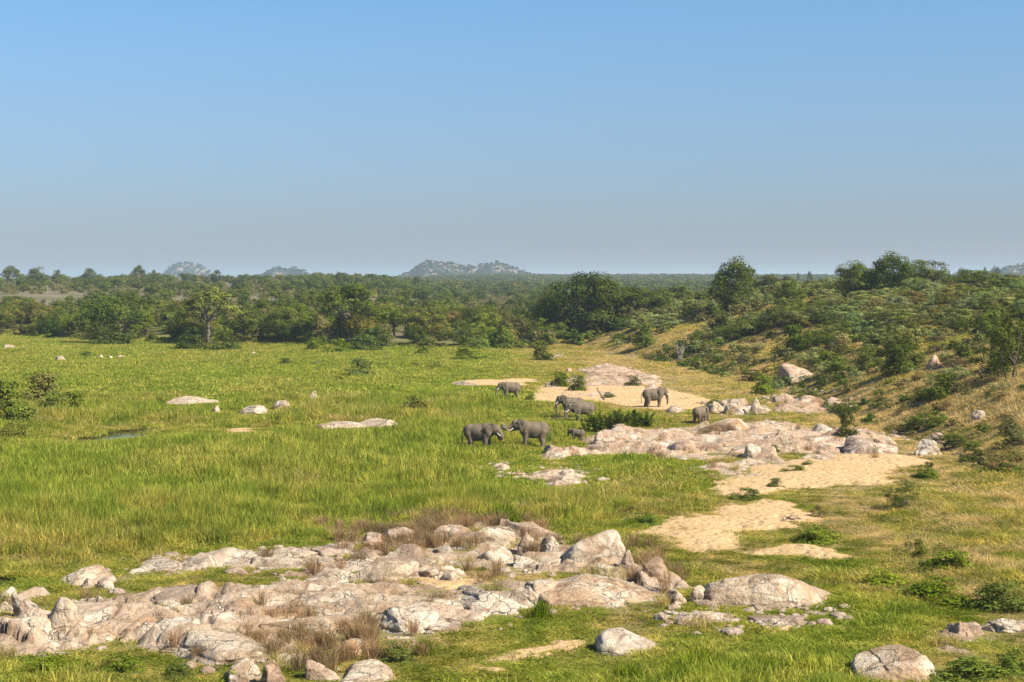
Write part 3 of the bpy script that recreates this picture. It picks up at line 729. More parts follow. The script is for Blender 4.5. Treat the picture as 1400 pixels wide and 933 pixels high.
for bi, (y0, y1, dens, cr, nr_, cdry, nd) in enumerate(bands):
    rg, x, y, z, bare, rocky, low = grass_points(y0, y1, dens, 100+bi)
    dr, hh, hb = cover(x, y, z)
    patch = fbm(x/7, y/12, 6, 3); dr = np.clip(dr + .35*patch + [.5, .35, .12][bi]*fbm(x/1.8, y/3.5, 16, 3)*(.35+1.3*dr) - [0, 0, .10][bi], 0, 1)
    hh = hh*np.clip(1+.5*fbm(x/4, y/7, 2, 3)+[.55, .4, .1][bi]*fbm(x/1.5, y/2.5, 22, 2), .4, 1.7)*low*[.95, .92, .7][bi]
    u, v = project(x, y, z); e = y-bank_y(x)
    inside = (e < 6) | (x > bank_x(y)-2)
    hillside = x > bank_x(y)
    far_w = ['near', 'middle', 'far'][bi]
    ok = ~bare & ~rocky & inside
    gap = rg.rand(len(x)) < np.clip(1.15-1.0*ss(.35, .9, dr), .3, 1)
    isdry = (dr + .25*rg.randn(len(x)) > .52)
    lay('grass', f'tall bright green grass on the {far_w} part of the river flat', ok & ~isdry, x, y, z, hh, dr, rg, cr, nr_)
    lay('dry_grass', f'straw coloured tufted grass on the {far_w} part of the bank', ok & isdry & gap | (ok & isdry & (rg.rand(len(x)) < .75)), x, y, z, hh, dr, rg, cdry, nd, 1.25)
    if bi < 2:
        hs = ok & (rg.rand(len(x)) < hb*1.5*(fbm(x/2.5, y/4, 12, 2) > -.08))
        lay('herbs', f'low leafy green herbs among grass on the {far_w} bank', hs, x, y, z, hh*1.2+.25, dr*.5, rg, C_HERB, 4, 1.1)
        rg, x, y, z, bare, rocky, low = grass_points(y0, y1, [3.2, 1.0][bi], 200+bi)
        u, v = project(x, y, z); n5 = fbm(x/2.2, y/2.2, 20, 3)
        red = .75*np.exp(-(((u-590)/110)**2+((v-740)/30)**2)) + .7*np.exp(-(((u-440)/90)**2+((v-890)/22)**2)) + .5*np.exp(-(((u-880)/50)**2+((v-775)/25)**2)) + .35*np.exp(-(((u-300)/80)**2+((v-845)/25)**2))
        ps = (rocky & (rg.rand(len(x)) < .10 + .9*np.clip(red, 0, 1)) & (n5 > .12-.4*red)) | (~rocky & ~bare & (rg.rand(len(x)) < .5*red))
        lay('red_grass', f'thin reddish dry grass tufts growing on the {far_w} rocks', ps, x, y, z+.18, rg.uniform(.55, 1.0, len(x)), rg.rand(len(x)), rg, C_PINK, 4, 1.1)
        gs = rocky & ~bare & (rg.rand(len(x)) < .10) & (n5 < -.12)
        lay('grass', f'green grass tufts in cracks of the {far_w} rocks', gs, x, y, z+.15, rg.uniform(.3, .6, len(x)), .35+0*x, rg, C_DRYN, 4, .8)

# ------------------------------------------------------------------ trees and shrubs: prototypes of unit height and width
def tubes(paths, mat, sides=6):
    V, Fc = [], []; k = 0
    for pts, rr in paths:
        pts = np.asarray(pts, float); n = len(pts)
        d = np.gradient(pts, axis=0); d /= np.linalg.norm(d, axis=1)[:, None]+1e-9
        ref = np.where(np.abs(d[:, 2:3]) > .9, np.array([[1., 0, 0]]), np.array([[0., 0, 1]]))
        a = np.cross(d, ref); a /= np.linalg.norm(a, axis=1)[:, None]; b = np.cross(d, a)
        t = np.linspace(0, 2*np.pi, sides, endpoint=False)
        ring = pts[:, None] + (a[:, None]*np.cos(t)[None, :, None] + b[:, None]*np.sin(t)[None, :, None])*np.asarray(rr)[:, None, None]
        V.append(ring.reshape(-1, 3)); i = np.arange(n-1)[:, None]*sides; j = np.arange(sides)[None]; j2 = (j+1) % sides
        Fc.append((np.stack([i+j, i+j2, i+sides+j2, i+sides+j], -1)).reshape(-1, 4)+k); k += n*sides
        V.append(np.array([pts[0]-d[0]*0, pts[-1]+d[-1]*rr[-1]*.5]))
        base = k-n*sides
        Fc.append(np.stack([np.full(sides, k+1), base+(n-1)*sides+np.arange(sides), base+(n-1)*sides+(np.arange(sides)+1) % sides, np.full(sides, k+1)], 1)[:0]); k += 2
    return mk_mesh('limbs', np.concatenate(V), np.concatenate(Fc), mat, True)
def curve(p, q, rg, n=6, wob=.05):
    t = np.linspace(0, 1, n)[:, None]; p = np.asarray(p, float); q = np.asarray(q, float)
    c = p*(1-t)+q*t; c[1:-1] += rg.randn(n-2, 3)*wob*np.linalg.norm(q-p); return c
STY = { # z0, z1 of the crown, clumps, clump radius, leaves, leaf size, flattening, trunk radius, trunks
 'dense': (.04, 1., 60, (.12, .20), 11000, .018, .85, .03, 1),
 'round': (.03, 1., 80, (.10, .17), 13000, .017, .9, .03, 2),
 'broad': (.09, 1., 44, (.10, .18), 8000, .017, .7, .028, 1),
 'umbrella': (.20, 1., 46, (.10, .17), 8000, .017, .6, .03, 1),
 'layered': (.06, 1., 36, (.10, .18), 6000, .018, .35, .02, 3),
 'loose': (.04, 1., 40, (.10, .17), 5000, .018, .8, .018, 4),
 'bush': (.0, .95, 30, (.14, .24), 4200, .027, .8, .012, 6),
 'open': (.0, .95, 22, (.12, .2), 2300, .026, .7, .012, 9),
}
def make_tree(style, seed, leafmat, lod=1.0, leafscale=1.0):
    z0, z1, nc, (r0, r1), nl, ls, fl, tr, nt = STY[style]
    rg = np.random.RandomState(seed); nl = int(nl*lod); ls = ls*leafscale
    c = []
    while len(c) < nc:
        p = rg.uniform(-1, 1, 3); q = np.linalg.norm(p)
        if q > 1: continue
        if q < .45 and rg.rand() < .7: continue
        if style in ('umbrella', 'broad') and p[2] < -.35: continue
        c.append(p)
    c = np.array(c); rad_ = rg.uniform(r0, r1, nc)
    lob = 1 + .22*np.sin(np.arctan2(c[:, 1], c[:, 0])*2+seed) * (1-np.abs(c[:, 2]))
    zc = (z0+z1)/2; zr = (z1-z0)/2
    lob = lob*rg.uniform(.78, 1.12, nc)
    ce = np.stack([c[:, 0]*(.5-r0*.8)*lob, c[:, 1]*(.5-r0*.8)*lob, zc+c[:, 2]*(zr-r0*.7)*rg.uniform(.82, 1.06, nc)], 1)
    if style in ('bush', 'open'): ce[:, 2] = np.abs(c[:, 2])*.78 + .04; ce[:, :2] *= (1-.25*ce[:, 2:3])
    if style in ('umbrella',): ce[:, 2] = z0+.08 + (1-z0-.15)*np.sqrt(np.clip(1-(c[:, 0]**2+c[:, 1]**2)*.85, .05, 1))*(.65+.4*np.abs(c[:, 2]))
    wgt = rad_**2; wgt /= wgt.sum(); j = rg.choice(nc, nl, p=wgt)
    d = rg.randn(nl, 3); d /= np.linalg.norm(d, axis=1)[:, None]; d[:, 2] = np.where((d[:, 2] < -.3) & (rg.rand(nl) < .7), -d[:, 2], d[:, 2])
    rr = rad_[j]*(.55+.5*rg.rand(nl)**.6)*(1+.25*vnoise(d[:, 0]*3+j, d[:, 1]*3, d[:, 2]*3))
    p = ce[j] + d*rr[:, None]*np.array([1, 1, fl]); p[:, 2] = np.clip(p[:, 2], .01, 1.02)
    ct = rg.rand(nc)[j]
    kp = vnoise(p[:, 0]*7+seed, p[:, 1]*7, p[:, 2]*7+3) > -.30
    p, d, j, ct = p[kp], d[kp], j[kp], ct[kp]; nl = len(p)
    cr = leaves(rg, p, ls, leafmat, np.clip(.15+.4*ct+.45*rg.rand(nl), 0, 1), .35, d)
    paths = []
    for t in range(nt):
        bx = rg.randn(2)*(.02 if nt == 1 else .05)
        top = np.array([rg.randn()*.05+bx[0]*2, rg.randn()*.05+bx[1]*2, z0+.25*(1-z0) if nt == 1 else z0+.2])
        R0 = tr*(1 if nt == 1 else .75)
        if nt <= 4: paths.append((curve((*bx, -.06), top, rg, 5, .03), np.linspace(R0*1.15, R0*.75, 5)))
        else: top = np.array([*bx, .0])
        for q in rg.choice(nc, max(3, int(14/nt)), replace=False):
            paths.append((curve(top, ce[q], rg, 5, .06), np.linspace(R0*.62, R0*.12, 5)))
    return cr, tubes(paths, M_BARK, 6 if lod >= 1 else 4)
PROTO = {}
for si, s in enumerate(STY):
    PROTO[s] = [make_tree(s, 500+si*10+i, M_LEAF) for i in range(3 if s not in ('dense', 'round') else 4)]
# bare dead shrub
def bare_shrub(seed):
    rg = np.random.RandomState(seed); paths = []
    for i in range(9):
        a = rg.rand()*6.28; e = np.array([math.cos(a)*.35*rg.uniform(.5, 1), math.sin(a)*.35*rg.uniform(.5, 1), rg.uniform(.6, .8)])
        c = curve((math.cos(a)*.03, math.sin(a)*.03, -.03), e, rg, 6, .07); paths.append((c, np.linspace(.018, .007, 6)))
        for k in range(5):
            s = c[rg.randint(2, 6)]; paths.append((curve(s, s+np.array([rg.randn()*.16, rg.randn()*.16, rg.uniform(.05, .28)]), rg, 4, .1), np.linspace(.007, .003, 4)))
    return tubes(paths, M_PALE, 4)
BARE = [bare_shrub(900+i) for i in range(3)]
def palm_clump(seed):
    """arching reed and wild date fronds"""
    rg = np.random.RandomState(seed); V, Fc, T = [], [], []; k = 0
    for i in range(90):
        a = rg.rand()*6.28; b = rg.randn(2)*.17; L = rg.uniform(.5, 1.0); out = rg.uniform(.08, .42)
        n = 7; t = np.linspace(0, 1, n)
        cx = b[0]+math.cos(a)*out*t**1.5; cy_ = b[1]+math.sin(a)*out*t**1.5; cz = L*(1.25*t-.45*t*t*(1+out))
        w = .022*(1-t*.85); px, py = -math.sin(a), math.cos(a); tn = rg.rand()
        for s in (-1, 1):     # two lines of leaflets
            for q in range(n-1):
                p0 = np.array([cx[q], cy_[q], cz[q]]); p1 = np.array([cx[q+1], cy_[q+1], cz[q+1]])
                tip = (p0+p1)/2+np.array([px*s, py*s, -.2])*.075*(1-t[q]*.5)+(p1-p0)*.6
                V += [p0, p1, tip]; Fc.append((k, k+1, k+2)); k += 3; T += [tn]*3
    return mk_mesh('fronds', np.array(V), np.array(Fc), M_LEAF, False, {'tone': np.array(T)})
def reed_clump(seed):
    rg = np.random.RandomState(seed); V, Fc, T = [], [], []; k = 0
    for i in range(420):
        a = rg.rand()*6.28; b = rg.randn(2)*.16; L = rg.uniform(.4, 1.0)*math.exp(-(b@b)*6); out = rg.uniform(.02, .22); n = 5
        t = np.linspace(0, 1, n); cx = b[0]*1.2+math.cos(a)*out*t**2; cy_ = b[1]*1.2+math.sin(a)*out*t**2; cz = L*(t*1.1-.2*t*t)
        w = .012*(1-t*.9); f = rg.rand()*6.28; px, py = math.cos(f), math.sin(f)
        for q in range(n):
            V += [(cx[q]-px*w[q], cy_[q]-py*w[q], cz[q]), (cx[q]+px*w[q], cy_[q]+py*w[q], cz[q])]
            if q: Fc.append((k-2, k-1, k+1, k))
            k += 2
        T += [rg.rand()]*(2*n)
    return mk_mesh('blades', np.array(V), np.array(Fc), M_LEAF, False, {'tone': np.array(T)})
REED = [reed_clump(970+i) for i in range(3)]
PALM = [palm_clump(950+i) for i in range(3)]

OLV, DKG, GRG, BRG, BRT, YEL, GRYB = (.065,.082,.024), (.038,.062,.017), (.135,.155,.098), (.078,.082,.038), (.075,.125,.018), (.105,.122,.035), (.105,.10,.062)
LAND = []   # landmark phrases in the picture, for naming things beside them
def plant(x, y, z, w, h, style, tint, label, name, cat, group, rg):
    tint = (max(tint[0], .74*tint[1]), tint[1], tint[2])
    root = bpy.data.objects.new(name, None); COL.objects.link(root); root.location = (x, y, z)
    root.rotation_euler = (0, 0, rg.rand()*6.28); root.scale = (w, w, h); root.empty_display_size = .2
    tag(root, label, cat, group)
    if style == 'bare':
        o = link('branches', BARE[rg.randint(3)], root)
    elif style == 'reed':
        o = link('blades', REED[rg.randint(3)], root); o['kind'] = 'stuff'; o.color = (*tint, 1)
    elif style == 'palm':
        o = link('fronds', PALM[rg.randint(3)], root); o.color = (*tint, 1)
    else:
        cr, tk = PROTO[style][rg.randint(len(PROTO[style]))]
        o = link('crown' if cat == 'tree' else 'foliage', cr, root); o.color = (*tint, 1)
        link('trunk' if cat == 'tree' else 'stem', tk, root)
    return root

prg = np.random.RandomState(77)
TREES = [ # u, distance, top row, width px, style, tint, label, landmark phrase
 (285,396,390,96,'umbrella',(.08,.095,.035),'big umbrella shaped tree above the dark thicket at left','the big umbrella tree'),
 (162,400,398,98,'broad',(.06,.08,.025),'broad dark tree with bare pale branches on its right','the broad left tree'),
 (475,388,383,104,'broad',(.055,.082,.022),'tall spreading tree standing alone above the thicket, left of centre','the tall spreading tree'),
 (800,394,373,112,'dense',(.034,.055,.016),'tallest dark dense tree at the centre of the tree line','the tall dark central tree'),
 (866,398,389,92,'broad',DKG,'right shoulder of the central tree clump, slightly lower',None),
 (828,396,379,76,'dense',(.045,.07,.02),'middle dome of the central tree clump, just right of the tallest',None),
 (752,400,398,64,'dense',(.045,.066,.02),'left shoulder of the central tree clump, above the shaded bank',None),
 (1003,365,352,80,'round',DKG,'lone round dark tree on the skyline right of centre','the lone round tree'),
 (1172,352,357,74,'round',(.05,.07,.022),'leftmost of the big hilltop trees on the right',None),
 (1222,350,345,80,'round',DKG,'tallest and darkest of the big hilltop trees on the right','the big hilltop trees'),
 (1268,353,352,62,'broad',(.07,.082,.03),'olive rightmost of the big hilltop trees on the right',None),
 (1196,362,364,60,'broad',(.055,.075,.03),'grey green tree between the big hilltop trees',None),
 (1335,332,367,70,'broad',(.05,.07,.02),'flat topped dark tree right of the big hilltop trees','the flat topped hilltop tree'),
 (1372,320,376,60,'layered',(.06,.085,.03),'grey green tree at the right edge of the hilltop',None),
 (1078,345,383,46,'dense',(.05,.075,.02),'small dark tree between the lone round tree and the hilltop trees',None),
 (1130,340,390,44,'layered',GRG,'grey green flat tree left of the hilltop trees',None),
 (190,1000,362,24,'umbrella',(.05,.07,.03),'small umbrella tree standing alone on the left skyline','the skyline umbrella tree'),
 (14,950,362,30,'umbrella',(.055,.07,.03),'flat crowned tree at the far left of the skyline',None),
 (50,1000,364,28,'dense',(.055,.07,.03),'second skyline tree from the left edge',None),
 (122,1050,366,22,'dense',(.055,.07,.03),'low rounded tree on the left skyline before the umbrella tree',None),
 (78,1040,368,16,'dense',(.06,.075,.035),'small rounded tree between two larger ones on the left skyline',None),
 (212,1020,368,12,'dense',(.055,.07,.03),'tiny tree just right of the skyline umbrella tree',None),
 (295,1000,368,20,'dense',(.04,.06,.03),'dark tree on the skyline right of the blue hill','the skyline tree by the blue hill'),
 (463,900,372,11,'dense',(.05,.065,.03),'narrow tree sticking up from the skyline above the spreading tree',None),
 (476,920,376,12,'broad',(.06,.07,.03),'loose tree on the skyline right of the narrow one',None),
 (495,1200,378,12,'dense',(.05,.065,.035),'small dome tree on the skyline before the kopje',None),
 (570,1100,376,12,'dense',(.03,.05,.02),'dark upright tree standing out below the large kopje',None),
 (1055,1500,373,17,'dense',(.05,.07,.03),'hazy tree on the skyline right of the lone round tree',None),
 (1074,1500,374,10,'dense',(.05,.07,.03),'smaller hazy tree next along the skyline',None),
 (1107,1500,371,11,'umbrella',(.05,.07,.03),'hazy umbrella tree on the skyline left of the hilltop trees',None),
 (1091,1500,373,6,'umbrella',(.05,.07,.03),'tiny hazy tree between two skyline trees',None),
 (1313,1500,365,13,'dense',(.05,.07,.03),'hazy tree on the right skyline, left of three',None),
 (1345,1500,364,10,'dense',(.05,.07,.03),'hazy tree on the right skyline, middle of three',None),
 (1362,1500,362,14,'dense',(.05,.07,.03),'hazy tree on the right skyline, right of three',None),
 (1388,150,420,80,'loose',(.055,.065,.018),'dark open tree cut by the right photo edge','the dark tree at right edge'),
]
for (u, Y, vt, wp, st, ti, lab, lm) in TREES:
    if Y == 150: Y = 176
    x, y, z = spot(u, Y); h = z_of_row(vt, Y) - z; w = wp/F*Y
    plant(x, y, z, w, max(h, 1.5), st, ti, lab, 'tree', 'tree', 'savanna trees', prg)
    if lm: LAND.append((u, (vt+project(x, y, z)[1])/2, lm))

SHRUBS = [
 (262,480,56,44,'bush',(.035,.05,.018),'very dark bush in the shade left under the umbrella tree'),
 (306,482,60,40,'bush',(.05,.07,.022),'dark rounded bush right under the big umbrella tree'),
 (160,474,60,40,'bush',(.045,.065,.022),'dark bush under the broad left tree'),
 (500,482,60,44,'bush',(.055,.075,.03),'dark green bush right under the tall spreading tree'),
 (1345,470,80,56,'loose',(.05,.065,.02),'large loose bush high on the slope near the right edge'),
 (1395,500,90,80,'bush',(.045,.06,.018),'big dark bush cut by the right edge on the slope'),
 (1300,460,70,46,'layered',(.085,.10,.05),'wide grey green bush below the hilltop trees'),
 (1215,455,70,40,'layered',(.10,.12,.065),'pale layered bush directly below the tallest hilltop tree'),
 (1150,452,64,42,'layered',(.09,.115,.06),'grey layered bush on the hillside left of the pale one'),
 (1075,450,60,44,'loose',(.07,.085,.035),'loose olive bush between the lone round tree and hillside'),
 (1120,478,50,36,'loose',(.05,.07,.022),'dark loose bush in mid hillside'), # u, base row, width px, height px, style, tint, label
 (8,588,90,88,'bush',(.055,.08,.022),'large olive bush cut by the left edge of the photo'),
 (58,558,84,62,'bush',(.085,.085,.04),'grey brown bush right of the large left edge bush'),
 (74,570,70,44,'bush',(.08,.10,.03),'yellow green bush low in front of the grey brown one'),
 (102,566,54,40,'bush',(.05,.10,.018),'bright green bush, rightmost at the left edge group'),
 (22,600,50,40,'open',(.08,.09,.035),'sparse low bush beneath the large left edge bush'),
 (118,490,24,12,'bush',(.05,.07,.025),'small dark bush beside the far white stones'),
 (125,516,12,10,'open',(.05,.07,.025),'tiny dark bush out in the left meadow'),
 (391,501,30,15,'bush',(.06,.085,.03),'low round bush, left of three in the far meadow'),
 (434,502,28,12,'bush',(.12,.13,.09),'pale grey bush, middle of three in the far meadow'),
 (492,518,52,38,'bush',(.085,.11,.055),'large grey green bush, right of three in the far meadow'),
 (462,524,22,12,'bush',(.06,.08,.03),'low dark bush touching the large grey green one'),
 (568,568,58,34,'bush',(.055,.06,.022),'dark olive bush alone in mid meadow'),
 (565,504,24,11,'bush',(.08,.09,.04),'faded low bush before the tree line, left of two'),
 (595,506,36,14,'bush',(.06,.085,.03),'green low bush before the tree line, right of two'),
 (338,500,18,10,'bush',(.05,.075,.025),'small bush at the far meadow edge'),
 (764,530,36,28,'bush',(.035,.065,.015),'left of two dark round bushes on the sand bar'),
 (790,536,34,30,'bush',(.04,.07,.015),'right of two dark round bushes on the sand bar'),
 (865,529,27,20,'bush',(.05,.065,.03),'dark round bush behind the elephant walking right'),
 (832,546,26,12,'bush',(.055,.07,.03),'flat bush between white rocks on the sand bar'),
 (725,548,18,16,'bush',(.075,.12,.025),'pale green clump left of the sand bar bushes'),
 (816,592,52,42,'palm',(.045,.085,.02),'left of three arching palm clumps beside the elephants'),
 (846,592,60,46,'palm',(.03,.055,.015),'middle of three arching palm clumps beside the elephants'),
 (874,586,50,36,'palm',(.055,.09,.024),'right of three arching palm clumps beside the elephants'),
 (686,716,80,42,'reed',(.075,.14,.018),'bright green arching reed clump above the red grass ledge'),
 (745,700,50,26,'reed',(.07,.12,.02),'second green reed clump right of the arching one'),
 (790,708,46,20,'bush',(.08,.11,.03),'low grassy bush behind the big pale dome'),
 (880,718,56,22,'bush',(.07,.11,.03),'low green bush at the left tip of the near sand flat'),
 (860,705,34,18,'open',(.08,.09,.035),'sparse bush behind the near sand flat'),
 (1160,606,48,40,'bush',(.045,.055,.02),'spreading base bush under the small dark upright tree'),
 (1157,592,26,50,'loose',(.025,.045,.015),'small dark upright tree like bush among the flat rocks'),
 (1058,620,22,14,'bush',(.035,.065,.012),'little dark bush on the flat rocks, left of two'),
 (1092,608,18,10,'bush',(.06,.10,.02),'little green bush on the flat rocks, right of two'),
 (1105,640,26,14,'bush',(.055,.08,.02),'small dark bush at the tip of the long sand bank'),
 (1085,648,44,16,'bush',(.08,.11,.03),'low green bush left on the long sand bank'),
 (1060,668,30,18,'bush',(.07,.08,.05),'grey bush below the long sand bank, left end'),
 (1020,684,52,22,'bush',(.06,.085,.03),'dark green bush between two sand patches'),
 (1265,655,46,24,'bush',(.055,.10,.02),'green bush at the right end of the long sand bank'),
 (1270,645,14,20,'loose',(.03,.05,.02),'small dark sapling at the end of the sand bank'),
 (1232,700,54,46,'loose',(.055,.075,.03),'dark twiggy bush on the right slope'),
 (1120,708,36,24,'open',(.12,.10,.06),'brown dead looking bush beside the driftwood'),
 (1118,742,84,32,'bush',(.06,.11,.022),'green bush below the driftwood sand patch'),
 (1250,765,40,46,'open',(.07,.085,.025),'tall thin twiggy bush on the right foreground slope'),
 (1300,784,92,40,'bush',(.065,.12,.02),'bright leafy bush on the right foreground slope'),
 (1280,822,112,46,'bush',(.045,.10,.015),'dark green leafy bush right of the whaleback boulder'),
 (1205,806,90,34,'bush',(.07,.13,.02),'light green leafy bush right of the whaleback boulder'),
 (1372,834,100,50,'bush',(.06,.09,.03),'leafy bush at the right edge above the low ridge'),
 (1330,930,120,44,'bush',(.075,.11,.03),'leafy bush at the bottom right corner'),
 (1385,925,60,50,'bush',(.08,.12,.035),'pale leafy bush in the very bottom right corner'),
 (740,846,46,36,'reed',(.05,.12,.012),'bright green grass bush in front of the grey block field'),
 (70,925,90,40,'bush',(.055,.11,.018),'leafy green bush at the bottom left corner'),
 (160,922,80,34,'bush',(.06,.10,.02),'green bush at the bottom left below the tan boulder'),
 (245,926,50,34,'bush',(.055,.08,.03),'dark bush at the bottom left below the smooth slab'),
 (320,935,40,24,'bush',(.12,.17,.02),'bright yellow green sprig at the bottom edge'),
 (540,905,60,36,'bush',(.075,.09,.04),'greyish bush below the white angular boulder'),
 (580,898,46,36,'reed',(.05,.11,.015),'green grass clump right of the greyish bush'),
 (960,925,110,56,'reed',(.05,.13,.012),'tall bright grass clump in front of the rounded grey boulder'),
 (1040,925,90,46,'reed',(.06,.13,.015),'bright grass clump at the bottom right of centre'),
 (860,932,80,36,'reed',(.06,.12,.015),'low bright grass clump at the bottom centre'),
 (1235,512,70,66,'bush',(.038,.058,.015),'big dark bush in the middle of the right hillside'),
 (1190,505,46,36,'bush',(.075,.09,.03),'olive bush left of the big dark hillside bush'),
 (1290,548,60,48,'bush',(.04,.075,.016),'dark green bush on the dry slope, low on the hillside'),
 (1258,552,30,30,'open',(.09,.09,.04),'twiggy bush left of the dark green slope bush'),
 (1316,495,60,30,'bush',(.06,.08,.025),'spreading bush above the dark green slope bush'),
 (1355,522,70,60,'loose',(.05,.07,.02),'tall dark bush right of the spreading hillside bush'),
 (1085,485,62,52,'bush',(.055,.078,.02),'large olive bush above the big hillside boulder'),
 (1150,515,60,34,'bush',(.065,.09,.025),'green bush right of the big hillside boulder'),
 (1128,505,40,32,'bush',(.05,.085,.02),'dark green bush touching the big hillside boulder'),
 (1045,540,46,34,'bush',(.06,.11,.02),'bright green bush above the upright stones'),
 (1020,500,30,34,'open',(.08,.08,.05),'grey twiggy bush above the upright stones'),
 (930,497,18,32,'bare',(0,0,0),'dead grey bare shrub on the bank right of centre'),
 (955,480,44,36,'bush',(.06,.085,.03),'grey green bush beside the dead bare shrub'),
 (986,462,50,46,'bush',(.055,.062,.03),'large brownish bush left of the lone round tree'),
 (1250,590,30,26,'bush',(.08,.10,.03),'olive bush above the white angular boulder'),
 (1355,548,24,20,'bush',(.05,.075,.025),'small dark round bush in dry grass near the right edge'),
 (1280,585,44,28,'bush',(.09,.11,.03),'yellowish bush on the lower right slope'),
 (1385,612,60,50,'open',(.08,.085,.05),'grey bush at the right edge halfway down'),
 (1370,652,80,32,'bush',(.05,.085,.02),'dark green spreading bush at the right edge'),
 (975,557,26,14,'bush',(.035,.055,.02),'low dark bush just behind the elephant seen end on'),
 (1205,560,30,26,'open',(.09,.09,.05),'twiggy bush on the slope above the low pink rock'),
 (1215,590,20,10,'bush',(.07,.085,.05),'tiny grey bush at the foot of the right slope'),
 (880,475,50,44,'bush',(.06,.08,.025),'dense olive bush on the bank right of the central tree'),
 (905,455,60,30,'layered',(.10,.13,.085),'pale grey green spreading bush above the bank'),
 (462,485,52,28,'bush',(.065,.12,.022),'bright green bush below the tall spreading tree'),
 (430,482,34,26,'bush',(.06,.11,.02),'green bush left of the bright one below the spreading tree'),
 (580,487,36,18,'bush',(.05,.10,.02),'low bright bush left of the pale bank'),
 (640,494,60,24,'bush',(.06,.11,.022),'bright green spreading bush before the pale bank'),
 (660,480,36,30,'bush',(.085,.13,.04),'pale green bush behind the bright spreading one'),
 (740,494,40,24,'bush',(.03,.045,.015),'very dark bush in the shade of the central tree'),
]
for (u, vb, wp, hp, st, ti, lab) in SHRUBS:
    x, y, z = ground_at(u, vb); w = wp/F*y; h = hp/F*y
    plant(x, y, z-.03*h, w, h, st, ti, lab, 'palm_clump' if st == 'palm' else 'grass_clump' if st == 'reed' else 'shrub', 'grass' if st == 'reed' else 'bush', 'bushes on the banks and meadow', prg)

LAND += [(657,595,'the left feeding elephant'),(722,590,'the right feeding elephant'),(895,542,'the elephant walking right'),(957,566,'the elephant seen end on'),(1090,508,'the big hillside boulder'),
 (1035,555,'the upright stones'),(1235,480,'the big dark hillside bush'),(1272,610,'the white angular boulder'),(560,365,'the large kopje'),(256,368,'the blue hill'),(390,372,'the small kopje'),
 (30,555,'the left edge bushes'),(492,500,'the large meadow bush'),(820,510,'the reddish rock slab'),(1160,580,'the small dark upright tree'),(5,460,'the far left meadow edge'),(100,450,'the far white stones'),(640,485,'the pale bank'),
 (1300,530,'the dark green slope bush'),(1388,390,'the right skyline edge'),(930,475,'the dead bare shrub'),(680,400,'the right end of the kopje'),(380,480,'the far three meadow bushes'),(900,385,'the hazy central skyline')]

# random woodland: candidates over the land, the largest in the picture become trees and bushes of their own
crg = np.random.RandomState(5)
cand = []   # x, y, z, w, h, style, tint, kind
def add(x, y, w, h, st, ti, kind): cand.append((x, y, w, h, st, ti, kind))
def pick(ws): return ws[crg.randint(len(ws))]
def clear_of(x, y):
    for (rx, ry, a, b) in ROCK_FOOT:
        if ((x-rx)/(a+.3))**2+((y-ry)/(b+.3))**2 < 1: return False
    return True
for i in range(560):      # the thicket along the far bank
    u = crg.uniform(-190, 900); x = (u-700)/F*405; e = crg.rand()**1.2*75+2
    y = float(bank_y(x))+e
    if crg.rand() < .62:
        h = crg.uniform(3.8, 8.2)*(1 if e < 35 else .85); add(x, y, h*crg.uniform(.9, 1.35), h, pick(['dense', 'broad', 'loose', 'dense', 'bush']), pick([OLV, DKG, DKG, BRG, (.065, .09, .025), GRYB, YEL]), 'tree')
    else:
        h = crg.uniform(2.2, 4.2); add(x, y-3*crg.rand(), h*crg.uniform(1.1, 1.6), h, pick(['bush', 'bush', 'open', 'loose']), pick([OLV, BRG, (.07, .10, .03), YEL, GRYB, DKG]), 'bush')
for i in range(2100):      # the right hill
    y = math.sqrt(crg.uniform(150**2, 420**2)); d = crg.rand()**.8*75+1.0; x = float(bank_x(np.array(y)))+d
    if x/y > .34: continue
    z = h1(x, y); u, v = project(x, y, z)
    if fbm(np.array([x/11]), np.array([y/16]), 44, 2)[0] < (-.45 if v < 445 else -.12) : continue
    if v > 478 and crg.rand() < .35: continue
    if y > 330 and crg.rand() < .3: continue
    if crg.rand() < .30 and v < 460:
        h = crg.uniform(2.6, 4.2); add(x, y, h*crg.uniform(1.0, 1.6), h, pick(['layered', 'layered', 'loose', 'dense', 'broad']), pick([GRG, GRG, OLV, (.09, .11, .06), BRG, GRYB]), 'tree')
    else:
        h = crg.uniform(1.4, 3.6)*(1 if v < 485 else crg.uniform(.3, .95)); add(x, y, h*crg.uniform(1.1, 1.8), h, pick(['layered', 'bush', 'open', 'loose', 'loose']), pick([GRG, GRG, OLV, DKG, YEL, GRYB, (.06, .09, .025)]), 'bush')
for i in range(520):      # scrub dotted over the open lower slope
    y = math.sqrt(crg.uniform(115**2, 330**2)); x = float(bank_x(np.array(y)))+crg.uniform(-2, 30)
    if x/y > .34 or not clear_of(x, y): continue
    u, v = project(x, y, h1(x, y))
    if v < 455: continue
    h = crg.uniform(.5, 1.8)*(1.4 if crg.rand() < .15 else 1); add(x, y, h*crg.uniform(1.1, 2.2), h, pick(['open', 'open', 'bush', 'loose', 'layered']), pick([OLV, DKG, GRG, GRYB, GRYB, (.12, .10, .07), (.06, .09, .025)]), 'bush')
